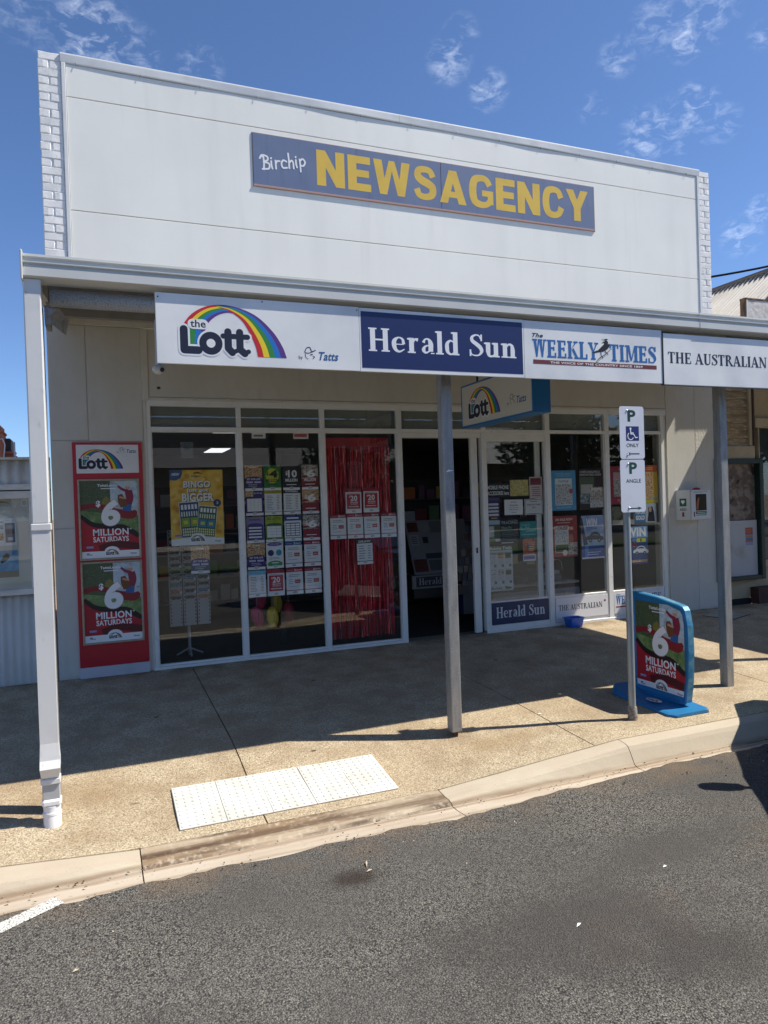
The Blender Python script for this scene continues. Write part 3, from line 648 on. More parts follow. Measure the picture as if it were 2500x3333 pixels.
def lay(x, z, L):
    o = bpy.data.objects.new('brick', brick_mesh(L, random.randrange(5))); col.objects.link(o); o.parent = shop
    o.location = Vector((x, -.056+random.uniform(-.002, .002), z)) - Vector(shop.location)
for side, bx, wd in ((0, -.354, .212), (1, 8.352, .198)):
    for i in range(26):
        z = 4.235+i*.0830
        if i % 2: lay(bx+random.uniform(-.004, .004), z, round(wd, 3))
        else:
            h = round(wd/2-.005, 3); lay(bx+random.uniform(-.004, .002), z, h); lay(bx+wd/2+.005, z, h)
# cladding: long panels in three rows, edge trims, capping in two lengths
for z0, z1 in ((4.25, 4.808), (4.815, 5.964), (5.971, 6.30)):
    obj('cladding_panel', MB().bbox(-.094, 8.302, -.062, .03, z0, z1, CLAD, .003), shop)
obj('cladding_backing', MB().box(-.09, 8.30, -.050, .03, 4.2, 6.3, mat('panel_joint_shadow', (.22, .22, .21), .9)), shop)
for x in (-.137, 8.304): obj('edge_trim', MB().bbox(x, x+.040, -.074, .02, 4.22, 6.305, CAPM, .004), shop)
for x0, x1 in ((-.142, 3.611), (3.614, 8.352)):
    m = MB(); nx = 90; rows = []
    for i in range(nx+1):
        x = x0+(x1-x0)*i/nx
        lip = .006*max(0, math.sin(x*1.3+.6))**4 + .008*max(0, math.sin(x*.9-1.2))**6 + .0006*math.sin(x*7)
        rows.append([(x, .25, 6.335), (x, .25, 6.405), (x, -.078, 6.398), (x, -.080, 6.385), (x, -.072-lip, 6.312+lip*.3), (x, -.066-lip*.7, 6.300+lip*.3), (x, -.064, 6.312)])
    n = 7; m.add([p for r in rows for p in r], [(i*n+j, i*n+j+1, (i+1)*n+j+1, (i+1)*n+j) for i in range(nx) for j in range(n-1)], CAPM)
    m.add(rows[0], [tuple(range(n))], CAPM); m.add(rows[-1], [tuple(range(n))], CAPM); cp = obj('capping', m, shop)
    for x in [x0+.15+k*.62 for k in range(int((x1-x0-.2)/.62)+1)]:
        obj('clip', MB().tube([(x, -.072, 6.325), (x+.004, -.080, 6.30), (x-.004, -.076, 6.285)], .003, GALV, 5), cp)
# sheet roof behind parapet
obj('roof', MB().box(-.12, 8.33, .24, 10, 4.9, 4.95, mat('zincalume_roof', (.5, .5, .5), .5, .4)), shop)

# shopfront joinery
FZ = 2.862
fm = MB(); fm.bbox(.574, 7.655, -.012, .075, 2.830, FZ+.03, ALU)        # head
fm.bbox(.596, 7.60, -.010, .07, 2.562, 2.607, ALU)                       # transom
for a, b in ((1.527, 1.577), (2.499, 2.552), (3.469, 3.532), (4.633, 4.698), (5.600, 5.672), (6.570, 6.642)):
    fm.bbox(a, b, -.016, .08, .0, 2.562, ALU); fm.bbox(a, b, -.016, .08, 2.607, 2.832, ALU)
fm.bbox(.574, .612, -.014, .08, .0, 2.832, ALU); fm.bbox(7.555, 7.612, -.014, .08, 0, 2.832, ALU); fm.bbox(7.612, 7.657, .0, .08, 0, 2.832, STRIP)
fm.bbox(.560, 3.532, -.020, .08, -.012, .026, ALU); fm.bbox(4.633, 7.612, -.022, .08, -.012, .030, ALU)
obj('shopfront_frame', fm, shop)
TGL = mat('transom_blind', (.22, .235, .21), .55, noise=(3, (.18, .195, .175, 1), .4, .7))
for a, b in ((.612, 1.527), (1.577, 2.499), (2.552, 3.469), (3.532, 4.633), (4.698, 5.600), (5.672, 6.570), (6.642, 7.555)):
    o = obj('transom_blind', MB().box(a, b, .045, .06, 2.607, 2.83, TGL), shop)
    obj('glass', MB().box(a-.004, b+.004, .02, .0205, 2.604, 2.834, GLASS), o)
for a, b in ((.612, 1.527), (1.577, 2.499), (2.552, 3.469)): pane_set('window', a, b, .028, 2.562, shop, .012, (.004, .05), bottom=.022)
# doorway: sliding leaf pushed right, head track, threshold
d_ = MB(); d_.bbox(3.532, 4.633, .0, .10, 2.50, 2.56, ALU); obj('door_track', d_, shop)
sd = MB(); sd.bbox(4.496, 4.592, .03, .075, .01, 2.50, ALU); sd.bbox(5.49, 5.57, .078, .11, .01, 2.50, ALU)
dr = obj('sliding_door', sd, shop); obj('handle', MB().bbox(4.535, 4.556, .018, .03, 1.03, 1.10, BLACKM), dr)
obj('glass', MB().box(4.70, 5.49, .09, .0905, .02, 2.5, GLASS), dr)
obj('threshold', MB().bbox(3.532, 4.633, -.015, .25, -.03, -.006, mat('threshold_concrete', (.2, .18, .15), .8)), shop)
fd = MB(); fd.bbox(4.698, 5.600, -.004, .05, 2.455, 2.562, ALU); fd.bbox(4.698, 4.712, -.004, .05, .03, 2.455, ALU); fd.bbox(5.585, 5.600, -.004, .05, .03, 2.455, ALU)
fd.bbox(4.712, 5.585, -.004, .05, .375, .398, ALU); fd.bbox(4.712, 5.585, -.004, .05, .03, .09, ALU); o = obj('fixed_door_leaf', fd, shop)
obj('glass', MB().box(4.70, 5.59, .018, .0185, .39, 2.46, GLASS), o)
for a, b in ((5.672, 6.570), (6.642, 7.555)):
    m = MB(); m.bbox(a, b, -.002, .05, .368, .392, ALU); m.bbox(a, a+.014, .0, .05, .392, 2.562, ALU); m.bbox(b-.014, b, .0, .05, .392, 2.562, ALU); m.bbox(a, b, .002, .05, .03, .368, mat('white_kick_panel', (.70, .70, .71), .4))
    o = obj('window', m, shop); obj('glass', MB().box(a+.01, b-.01, .018, .0185, .385, 2.56, GLASS), o)
# interior shell
I = MB(); I.box(-.1, 8.3, 7.4, 7.5, -.02, 2.86, INWALL); I.box(-.12, -.05, .26, 7.5, -.02, 2.86, INWALL); I.box(8.25, 8.32, .26, 7.5, -.02, 2.86, INWALL); obj('interior_wall', I, shop)
obj('ceiling', MB().box(-.1, 8.3, .1, 7.5, 2.862, 2.90, CEIL), shop)
obj('floor', MB().box(-.1, 8.3, .10, 7.5, -.06, -.008, CARPET), shop)
LED = emit('lit_led_panel', (.95, .98, 1, 1), .8)
for i, (x, y) in enumerate(((2.28, 6.1), (1.88, 2.35), (5.2, 6.2))):
    t = thing('ceiling_light', ['lit square panel light in the shop ceiling seen through the first window', 'lit panel light near the glass at the top of the brochure window', 'lit panel light deep in the shop behind the right door glass'][i], 'ceiling light', (x, y, 2.84), 0, 'panel lights in the shop ceiling')
    obj('frame', MB().box(-.20, .20, -.50, .50, .004, .02, ALU), t, True); obj('diffuser', MB().box(-.18, .18, -.48, .48, -.002, .003, LED), t, True)

# ================================================================== VERANDAH
ver = thing('street_verandah', 'skillion street verandah with pale gutter on galvanised square posts', 'verandah', (4, -3, -.15))
g = MB(); gp = [(-3.20, 3.275), (-3.245, 3.288), (-3.262, 3.283), (-3.264, 3.268), (-3.250, 3.262), (-3.252, 3.243), (-3.272, 3.237), (-3.272, 3.229), (-3.256, 3.221), (-3.257, 3.204), (-3.268, 3.200), (-3.270, 3.150), (-3.255, 3.143), (-3.150, 3.128), (-3.148, 3.275)]
g.extrude([(y, z) for y, z in gp], -.336, 5.002, 'x', GUT); obj('gutter', g, ver); g2 = MB(); g2.extrude([(y-.003, z-.002) for y, z in gp], 5.0, 8.40, 'x', GUT); obj('gutter', g2, ver)
obj('gutter_end', MB().bbox(-.350, -.337, -3.285, -3.14, 3.12, 3.30, GUT, .004), ver)
rf = MB(); n = 220; v = []
for i in range(n+1):
    x = -.33+(8.53+.33)*i/n; dz = .009*math.cos(2*math.pi*x/.076)
    v += [(x, -3.19, 3.262+dz), (x, .0, 3.83+dz)]
rf.add(v, [(2*i, 2*i+2, 2*i+3, 2*i+1) for i in range(n)], ROOFSH); 
rf.add([(p[0], p[1], p[2]+.004) for p in v], [(2*i, 2*i+2, 2*i+3, 2*i+1) for i in range(n)], ROOFSH); obj('roof_sheet', rf, ver)
bm_ = MB(); bp_ = [(-3.14+.045*math.cos(t)*(1 if math.cos(t) < 0 else .7), 3.055+.055*math.sin(t)) for t in [2*math.pi*k/14 for k in range(14)]]
bm_.extrude(bp_, -.20, 8.38, 'x', GALVS, smooth=True); obj('front_beam', bm_, ver)
bk_ = MB(); bk_.bbox(-.26, 8.38, -2.35, -2.30, 3.22, 3.37, ROOFSH); bk_.bbox(-.26, 8.38, -1.25, -1.20, 3.42, 3.57, ROOFSH); obj('purlin', bk_, ver)
for x in (-.30, 2.58, 5.48, 8.34):
    r = MB(); v = [(x+dx, y, z+dz) for dx in (0, .06) for (y, z) in ((-3.1, 3.20), (0, 3.78)) for dz in (-.10, 0)]
    r.add(v, [(0, 1, 3, 2), (4, 6, 7, 5), (0, 4, 5, 1), (2, 3, 7, 6), (0, 2, 6, 4), (1, 5, 7, 3)], mat('painted_rafter', (.42, .41, .37), .6)); obj('rafter', r, ver)
br = MB(); br.add([(-.235, -3.12, 3.00), (-.235, -3.12, 2.93), (-.15, -3.12, 3.00), (-.12, -2.9, 2.88), (-.10, -2.9, 2.98)], [(0, 1, 2), (1, 3, 4, 2)], GALV); br.bbox(-.235, -.20, -3.10, -2.9, 2.90, 3.02, GALV); obj('bracket', br, ver)
def post(x0, y0, zb, lab=None):
    m = MB(); m.bbox(x0, x0+.09, y0, y0+.09, zb, 3.02, GALV, .006)
    m.box(x0+.03, x0+.065, y0+.03, y0+.06, zb-.07, zb+.002, RUST)
    return obj('post', m, ver)
post(2.585, -3.00, surf(2.62, -2.95)+.035); post(5.488, -3.00, surf(5.5, -2.95)-.005); post(8.25, -3.00, -.15); post(-.335, -3.10, -.2)
# dents in the posts: bright scrapes
obj('scrape', MB().add([(2.60, -3.0015, 1.93), (2.655, -3.0015, 1.94), (2.672, -3.0015, 1.945), (2.62, -3.0015, 1.952)], [(0, 1, 2, 3)], mat('bright_scratch', (.8, .8, .8), .3, .6)), ver)
# downpipe: rectangular, kinked to a PVC socket
dp = MB(); dp.bbox(-.343, -.243, -3.245, -3.165, 1.645, 3.14, PIPE, .008); dpo = obj('downpipe', dp, ver)
d2 = MB()
sec = [(-3.245, -3.165, 1.605), (-3.247, -3.167, .30), (-3.262, -3.175, .20), (-3.290, -3.195, .155), (-3.262, -3.182, .10), (-3.250, -3.175, .085)]
vs = []
for (ya, yb, z) in sec:
    wx = .004 if .12 < z < .25 else 0
    vs += [(-.345-wx, ya, z), (-.243+wx*2, ya, z), (-.243+wx*2, yb, z), (-.345-wx, yb, z)]
d2.add(vs, [(4*i+j, 4*i+(j+1) % 4, 4*i+4+(j+1) % 4, 4*i+4+j) for i in range(len(sec)-1) for j in range(4)], PIPE); obj('pipe_length', d2, dpo)
obj('pipe_band', MB().bbox(-.349, -.235, -3.251, -3.160, 1.604, 1.646, PIPE, .004), dpo); obj('pipe_band', MB().bbox(-.349, -.237, -3.262, -3.165, .052, .086, PIPE, .004), dpo)
obj('pipe_length', MB().bbox(-.342, -.242, -3.250, -3.175, -.045, .052, mat('grey_pipe_stub', (.45, .46, .46), .4), .005), dpo)
zs = surf(-.29, -3.2)
pv = MB(); pv.bbox(-.347, -.236, -3.262, -3.165, -.085, -.042, PVC, .012)
pv.tube([(-.292, -3.213, -.085), (-.292, -3.213, -.12), (-.292, -3.218, -.15), (-.292, -3.225, zs-.02)], [.052, .050, .052, .052], PVC, 20); pv.tube([(-.292, -3.215, -.128), (-.292, -3.216, -.142)], [.055, .055], PVC, 20); obj('pvc_elbow', pv, dpo)

# ================================================================== SIGN BOARDS UNDER THE GUTTER
YB = -3.246
def board(x0, x1, z0, z1, label, cat='sign', frame=None, y=YB):
    t = thing('sign_board', label, cat, ((x0+x1)/2, y, z0), 0, 'printed sign boards under the verandah gutter')
    m = MB(); m.bbox(x0, x1, y+.001, y+.02, z0, z1, mat('white_sign_face', (.86, .86, .84), .35, noise=(2.5, (.66, .67, .68, 1), .4, .8)), .002); obj('panel', m, t)
    return t, Art((x0, y, z0))
def A_off(A, x0, z0): A.O = Vector((0, A.O.y, 0)); return A
# positions measured on plane y=-3.12 are pushed onto the sign plane
kx = (8.13-3.246)/(8.13-3.12)
def px_(x): return x*kx
def pz_(z): return 1.695+(z-1.695)*kx
def on_board(x0, x1, z0, z1, label):
    t, A = board(px_(x0), px_(x1), pz_(z0), pz_(z1), label); A.O = Vector((0, YB, 0)); return t, A
t, A = on_board(.434, 1.866, 2.680, 3.150, 'white lottery sign with rainbow arch over dark rounded letters, leftmost under the gutter')
lott(A, px_(.607), pz_(2.750), .707*kx, tatts=(px_(1.402), pz_(2.745), .29)); A.build('print', t)
for p in ((.452, 3.12), (1.15, 3.135), (1.852, 3.125)): obj('screw', MB().tube([(px_(p[0]), YB-.003, pz_(p[1])), (px_(p[0]), YB+.001, pz_(p[1]))], .005, BLACKM, 6), t)
t, A = on_board(1.868, 3.281, 2.678, 3.147, 'navy newspaper sign with white serif letters Herald Sun and white border')
A.rect(px_(1.882), pz_(2.706), px_(3.268), pz_(3.122), ink('#1d2b5e', .35)); A.serif('Herald Sun', px_(1.930), pz_(2.832), px_(3.216), pz_(3.005), ink('#e9ebee')); A.build('print', t)
t, A = on_board(3.283, 4.706, 2.676, 3.144, 'white newspaper sign with blue slab letters WEEKLY TIMES and a magpie')
BLU = ink('#2a68a8')
A.serif('WEEKLY', px_(3.361), pz_(2.853), px_(4.018), pz_(2.999), BLU, True); A.serif('TIMES', px_(4.130), pz_(2.850), px_(4.640), pz_(2.994), BLU, True)
A.z = 0; A.text('The', px_(3.361), pz_(3.012), px_(3.466), pz_(3.046), ink('#1f3350'), .03, .35)
A.z = 0; A.rect(px_(3.366), pz_(2.797), px_(4.640), pz_(2.831), ink('#6e3232')); A.text('THE VOICE OF THE COUNTRY SINCE 1869', px_(3.530), pz_(2.804), px_(4.485), pz_(2.823), ink('#e6dcd8'), .03)
BK = ink('#101216')
def P3(*p): return [(px_(a), pz_(b)) for a, b in p]
A.z = 0.0002; A.ribbon(P3((3.995, 2.835), (4.03, 2.865), (4.09, 2.90), (4.155, 2.955)), [.012, .016, .014, .008], BK, 3); A.ribbon(P3((3.998, 2.838), (4.03, 2.862), (4.09, 2.897), (4.150, 2.948)), [.005]*4, WHT, 3)
A.ribbon(P3((3.958, 2.912), (4.02, 2.93), (4.06, 2.955), (4.10, 2.99), (4.108, 3.020), (4.098, 3.030)), [.010, .022, .060, .072, .034, .018], BK, 4)
A.ribbon(P3((4.005, 2.934), (4.04, 2.972), (4.075, 2.995)), [.008, .020, .010], WHT, 3); A.ribbon(P3((4.108, 3.026), (4.128, 3.012), (4.122, 2.992)), [.006, .012, .006], WHT, 3)
A.poly(P3((4.100, 3.036), (4.048, 3.030), (4.095, 3.022)), BK); A.poly(P3((4.082, 3.0325), (4.056, 3.0305), (4.082, 3.027)), WHT)
for q in (((4.045, 2.930), (4.045, 2.90), (4.062, 2.868)), ((4.085, 2.93), (4.105, 2.915), (4.118, 2.902))): A.ribbon(P3(*q), [.009, .006, .006], BK, 3)
A.build('print', t)
t, A = on_board(4.718, 6.28, 2.672, 3.122, 'white newspaper sign with black serif letters THE AUSTRALIAN, rightmost under the gutter')
A.serif('THE AUSTRALIAN', px_(4.768), pz_(2.862), px_(5.968), pz_(2.960), ink('#1e2538')); A.fan([(px_(6.00), pz_(2.93)), (px_(6.04), pz_(2.965)), (px_(6.09), pz_(2.955)), (px_(6.08), pz_(2.91)), (px_(6.03), pz_(2.905))], ink('#a3262a')); A.build('print', t)
obj('trim', MB().bbox(px_(4.706), px_(4.719), YB-.004, YB+.02, pz_(2.665), pz_(3.135), BLACKM, .001), t)
obj('trim', MB().bbox(px_(4.720), px_(6.28), YB-.003, YB+.022, pz_(2.662), pz_(2.671), mat('dark_sign_edge', (.06, .08, .10), .4), .001), t)

# big blue sign on the parapet
t = thing('shop_name_sign', 'long faded blue sign on the parapet reading Birchip NEWSAGENCY in white and yellow', 'sign', (4.14, -.10, 5.30))
SB = mat('faded_blue_sign', (.098, .145, .27), .55, noise=[(2.2, (.13, .18, .30, 1), .35, .75), (16, (.08, .115, .23, 1), .55, .8, (1, 1, .10))])
YEL = mat('faded_yellow_letter', (.70, .46, .05), .6, noise=(5, (.60, .39, .045, 1), .45, .8))
for a, b in ((1.806, 4.143), (4.149, 6.463)): obj('panel', MB().bbox(a, b, -.074, -.0625, 5.308, 5.899, SB, .002), t)
obj('frame', MB().bbox(1.800, 6.470, -.070, -.0625, 5.300, 5.906, mat('timber_batten', (.35, .22, .16), .8), .001), t)
obj('bottom_edge', MB().bbox(1.802, 6.468, -.079, -.064, 5.302, 5.325, mat('pinkish_timber', (.42, .26, .22), .8), .002), t)
A = Art((0, -.0745, 0), dz=.00004)
def block(A, t, x0, y0, x1, y1, m):
    T, B = .27, .215; wd = {'N': .84, 'E': .70, 'W': 1.18, 'S': .78, 'A': .92, 'G': .86, 'C': .82, 'Y': .88}; gp = .10; tot = sum(wd[c] for c in t)+gp*(len(t)-1); sx = (x1-x0)/tot; sy = y1-y0; cx = 0
    A.up()
    for c in t:
        w_ = wd[c]
        def pl(*q): A.poly([(x0+(cx+a)*sx, y0+b*sy) for a, b in q], m, True)
        def rc(a, b, c2, d): pl((a, b), (c2, b), (c2, d), (a, d))
        def rb(pts, wv):
            q = spline([(p[0], p[1], v) for p, v in zip(pts, wv)], 6); A.z += .000006; L = []
            for i, (x, y, v) in enumerate(q):
                a = q[max(i-1, 0)]; b2 = q[min(i+1, len(q)-1)]; dx, dy = b2[0]-a[0], b2[1]-a[1]; l = math.hypot(dx, dy) or 1; nx, ny = -dy/l*v/2, dx/l*v/2
                L += [A.p(x0+(cx+x+nx)*sx, y0+(y+ny)*sy), A.p(x0+(cx+x-nx)*sx, y0+(y-ny)*sy)]
            A.mb.add(L, [(2*i, 2*i+1, 2*i+3, 2*i+2) for i in range(len(q)-1)], m)
        if c == 'N': rc(0, 0, T, 1); rc(w_-T, 0, w_, 1); pl((0, 1), (T*1.0, 1), (w_, 0), (w_-T*1.0, 0))
        elif c == 'E': rc(0, 0, T, 1); rc(T, 1-B, w_, 1); rc(T, .40, w_*.94, .40+B*.95); rc(T, 0, w_*1.02, B)
        elif c == 'W':
            pl((0, 1), (T, 1), (.42, 0), (.19, 0)); pl((.21, 0), (.42, 0), (.66, 1), (.50, 1)); pl((.52, 1), (.68, 1), (.97, 0), (.76, 0)); pl((.76, 0), (.99, 0), (w_, 1), (w_-T, 1))
        elif c == 'A': pl((0, 0), (T, 0), (.58, 1), (.33, 1)); pl((.34, 1), (.59, 1), (w_, 0), (w_-T, 0)); rc(.22, .18, .70, .18+B*.85)
        elif c == 'Y': pl((0, 1), (T*1.1, 1), (.57, .40), (.31, .40)); pl((w_-T*1.1, 1), (w_, 1), (.57, .40), (.31, .40)); rc(.44-T/2, 0, .44+T/2, .46)
        elif c == 'C': rb([(.72, .66), (.62, .86), (.42, .91), (.20, .82), (.13, .50), (.20, .18), (.42, .09), (.63, .16), (.73, .36)], [.22, .20, .20, .24, .26, .24, .20, .20, .23])
        elif c == 'G': rb([(.74, .70), (.62, .87), (.42, .91), (.20, .82), (.13, .50), (.20, .18), (.44, .09), (.62, .12), (.75, .22)], [.21, .20, .20, .24, .26, .24, .20, .18, .20]); rc(.46, .36, w_, .54); rc(.66, .12, w_, .40)
        elif c == 'S': rb([(.66, .70), (.57, .87), (.38, .91), (.19, .86), (.16, .70), (.28, .58), (.50, .49), (.64, .38), (.62, .18), (.42, .09), (.20, .13), (.11, .31)], [.20, .19, .19, .20, .24, .25, .25, .24, .22, .19, .19, .21])
        cx += w_+gp
block(A, 'NEWSAGENCY', 2.545, 5.410, 6.360, 5.820, YEL)
x = 0
hand = {'B': [[(0, .95), (.06, 1.05), (.10, .5), (.08, 0)], [(-.10, .8), (.0, 1.05), (.25, 1.0), (.28, .75), (.08, .55)], [(.08, .55), (.34, .48), (.33, .12), (.02, .02)]], 'i': [[(.05, .60), (.06, .3), (.10, .05)], [(.04, .80), (.05, .84)]],
        'r': [[(.05, .6), (.07, .0)], [(.07, .40), (.14, .58), (.26, .60)]], 'c': [[(.28, .55), (.12, .62), (.03, .35), (.10, .05), (.30, .10)]], 'h': [[(.04, 1.1), (.07, .55), (.08, .0)], [(.08, .40), (.20, .60), (.28, .45), (.30, .02)]],
        'p': [[(.03, .6), (.06, .1), (.07, -.32)], [(.05, .48), (.18, .66), (.30, .45), (.22, .15), (.07, .14)]]}
adv = {'B': .46, 'i': .24, 'r': .36, 'c': .38, 'h': .42, 'p': .4}; cx = 1.905; hh = .150
WS = mat('white_sign_paint', (.80, .81, .83), .5)
for n, ch in enumerate('Birchip'):
    base = 5.502+.018*n*.75
    for st in hand[ch]: A.stroke([(cx+p[0]*.235, base+p[1]*hh+.0*p[0]) for p in spline(st, 4)], .020, WS)
    cx += adv[ch]*.205
A.build('lettering', t)

# hanging light box across the path
t = thing('hanging_light_box', 'blue edged lottery light box hanging under the verandah above the doorway', 'sign', (3.93, -1.7, 2.50))
BB = mat('light_box_blue', (.015, .16, .42), .4)
X0, X1, Y0, Y1, Z0, Z1 = 3.83, 4.03, -2.40, -1.0, 2.505, 2.965
b = MB(); b.bbox(X0, X1, Y0, Y1, Z0, Z0+.018, BB); b.bbox(X0, X1, Y0, Y1, Z1-.018, Z1, BB); b.bbox(X0, X1, Y0, Y0+.018, Z0+.018, Z1-.018, BB); b.bbox(X0, X1, Y1-.018, Y1, Z0+.018, Z1-.018, BB); obj('casing', b, t)
for xx in (X0+.004, X1-.010): obj('face', MB().box(xx, xx+.006, Y0+.018, Y1-.018, Z0+.018, Z1-.018, mat('cream_light_face', (.66, .63, .54), .4)), t)
A = Art((X0+.0035, Y1-.02, Z0+.02), U=(0, -1, 0), n=(-1, 0, 0)); lott(A, .16, .06, .64, tatts=(.93, .10, .34)); A.build('print', t)
for y in (-2.2, -1.2): obj('hanger', MB().tube([(3.93, y, Z1), (3.93, y, 3.45+.18*(y+2.2))], .012, BLACKM, 8), t)

# ================================================================== LOTTERY WALL PANEL ON THE LEFT WALL
REDM = mat('glossy_red_panel', (.52, .014, .026), .35, noise=(3, (.44, .013, .022, 1), .4, .8))
FOLI = None
def photo_mat(name, cols, scale, det=4):
    if name in _m: return _m[name]
    m = bpy.data.materials.new(name); m.use_nodes = True; _m[name] = m; t = m.node_tree; b = t.nodes['Principled BSDF']; b.inputs['Roughness'].default_value = .4
    g = t.nodes.new('ShaderNodeNewGeometry'); n = t.nodes.new('ShaderNodeTexNoise'); n.inputs['Scale'].default_value = scale; n.inputs['Detail'].default_value = det; n.inputs['Roughness'].default_value = .7
    t.links.new(g.outputs['Position'], n.inputs['Vector']); r = t.nodes.new('ShaderNodeValToRGB'); t.links.new(n.outputs['Fac'], r.inputs[0]); el = r.color_ramp.elements
    for i in range(len(cols)-2): el.new(.5)
    for i, (e, c) in enumerate(zip(el, cols)): e.color = lin(c)
    for i, e in enumerate(el): e.position = .32+.36*i/(len(cols)-1)
    for e, c in zip(sorted(el, key=lambda e: e.position), cols): e.color = lin(c)
    t.links.new(r.outputs[0], b.inputs['Base Color']); return m
PH_LEAF = photo_mat('print_foliage', ['#1c281e', '#37472f', '#66744a', '#263323', '#7d8a68', '#2c3a28'], 75)
PH_GRASS = photo_mat('print_lawn', ['#4f6e3c', '#6f8c50', '#93a870'], 18)
PH_SKY = photo_mat('print_sky', ['#9fb6c4', '#c4d4dc', '#7f9aac'], 8)
PH_MIX = photo_mat('print_photo', ['#2b2a2c', '#8a7668', '#d9d2c8', '#5f4a40', '#b8a490'], 30)
PH_WARM = photo_mat('print_warm_photo', ['#5a3020', '#c07a40', '#e8d0a0', '#803828', '#d8a060'], 34)
PH_BW = photo_mat('print_grey_photo', ['#2a2b2c', '#9a9c9c', '#e2e2e0', '#56585a'], 40)
REDP, DRED, BRN = ink('#b3202c'), ink('#6d1a22'), ink('#2a1416')
def six_poster(A, W_, H_, wave=True):
    """lawn and trees, big 6 on a red ribbon, MILLION SATURDAYS on red, white foot with logo"""
    A.rect(0, 0, W_, H_, REDP)
    A.rect(0, .52*H_, W_, H_, PH_LEAF); A.rect(.52*W_, .53*H_, W_, H_, PH_SKY); A.rect(.60*W_, .53*H_, W_, .66*H_, ink('#b9bfc0'))
    A.poly([(.52*W_, .80*H_), (.60*W_, .86*H_), (.60*W_, .66*H_), (.52*W_, .62*H_)], ink('#c9d3da'))
    A.fan([(0, .44*H_), (W_*.3, .36*H_), (W_, .28*H_), (W_, .54*H_), (.6*W_, .56*H_), (0, .62*H_)], PH_GRASS)
    A.poly([(0, 0), (W_, 0), (W_, .28*H_), (.55*W_, .38*H_), (.25*W_, .42*H_), (0, .55*H_)], REDP)
    A.ribbon([(0, .55*H_), (.2*W_, .44*H_), (.5*W_, .40*H_), (.75*W_, .38*H_), (W_, .27*H_)], [v*H_ for v in (.05, .06, .07, .075, .06)], BRN, 5)
    A.fan([(.36*W_, .66*H_), (.50*W_, .62*H_), (.53*W_, .74*H_), (.46*W_, .80*H_), (.38*W_, .76*H_)], photo_mat('print_yellow_tree', ['#4c5428', '#9a8c3c', '#6c6a34', '#b0a050'], 90))
    A.ribbon([(0, .655*H_), (.2*W_, .68*H_), (.38*W_, .66*H_), (.62*W_, .585*H_), (.88*W_, .555*H_), (.97*W_, .60*H_)], [v*H_ for v in (.07, .06, .07, .10, .12, .04)], ink('#8e2228'), 5)
    # person with dog
    A.ribbon([(.80*W_, .60*H_), (.82*W_, .70*H_)], [.15*W_, .15*W_], ink('#34609c'), 2)
    A.ribbon([(.84*W_, .69*H_), (.86*W_, .78*H_), (.84*W_, .87*H_)], [.11*W_, .14*W_, .13*W_], ink('#8c2740'), 4)
    A.ribbon([(.84*W_, .86*H_), (.74*W_, .885*H_), (.66*W_, .93*H_)], [.06*W_, .05*W_, .04*W_], ink('#8c2740'), 3)
    A.disc(.83*W_, .915*H_, .042*W_, ink('#cc9a7c'), .032*H_); A.disc(.83*W_, .935*H_, .045*W_, ink('#cfc4b4'), .016*H_)
    A.ribbon([(.76*W_, .66*H_), (.72*W_, .74*H_), (.69*W_, .82*H_)], [.13*W_, .14*W_, .08*W_], ink('#7a4a26'), 4); A.ribbon([(.68*W_, .785*H_), (.80*W_, .765*H_)], [.035*W_]*2, ink('#cc9a7c'), 2)
    A.text('TattsLotto', .30*W_, .925*H_, .64*W_, .960*H_, WHT, .03); A.rect(.36*W_, .895*H_, .62*W_, .905*H_, WHT)
    A.text('6', .345*W_, .405*H_, .690*W_, .765*H_, ink('#a9908a'), .052, .08, 6); A.text('6', .352*W_, .412*H_, .682*W_, .758*H_, WHT, .045, .08, 6); A.text('$', .265*W_, .655*H_, .345*W_, .745*H_, WHT, .04)
    A.text('MILLION', .20*W_, .288*H_, .82*W_, .378*H_, WHT, .026); A.text('*', .84*W_, .345*H_, .88*W_, .378*H_, WHT, .04); A.text('SATURDAYS', .20*W_, .205*H_, .82*W_, .275*H_, WHT, .026)
    A.ribbon([(.3*W_, .12*H_), (.6*W_, .17*H_), (W_, .13*H_)], [.09*H_]*3, ink('#5d1a1c'), 4)
    A.rect(0, 0, W_, .088*H_, WHT); A.disc(.52*W_, .075*H_, .135*W_, WHT, .072*H_); lott(A, .42*W_, .035*H_, .22*W_, small=True)
    A.rect(.08*W_, .13*H_, .20*W_, .155*H_, ink('#7fa3cf')); A.text('Tatts', .84*W_, .035*H_, .95*W_, .055*H_, NAVY, .02, .3); A.rect(.08*W_, .04*H_, .18*W_, .05*H_, ink('#8a8f98')); A.rect(.08*W_, .055*H_, .13*W_, .066*H_, BLK)
    return A
t = thing('lottery_wall_panel', 'tall red panel on the left wall with rainbow header and two framed posters', 'sign', (.17, -.03, -.02))
obj('backing', MB().bbox(-.170, .512, -.028, -.002, .108, 2.437, REDM, .002), t)
obj('kick_plate', MB().bbox(-.172, .514, -.030, -.002, -.045, .106, mat('white_kick_plate', (.56, .565, .60), .4, noise=(5, (.48, .48, .5, 1), .5, .8)), .002), t)
h = obj('header_panel', MB().bbox(-.134, .475, -.032, -.0285, 2.116, 2.412, mat('white_sign_face', 'ffffff')), t)
A = Art((0, -.0325, 0)); lott(A, -.10, 2.16, .42, tatts=(.262, 2.325, .19)); A.build('header_print', t)
FRM = mat('aged_brass_frame', (.42, .37, .28), .45, .3, noise=(20, (.3, .27, .21, 1), .45, .75))
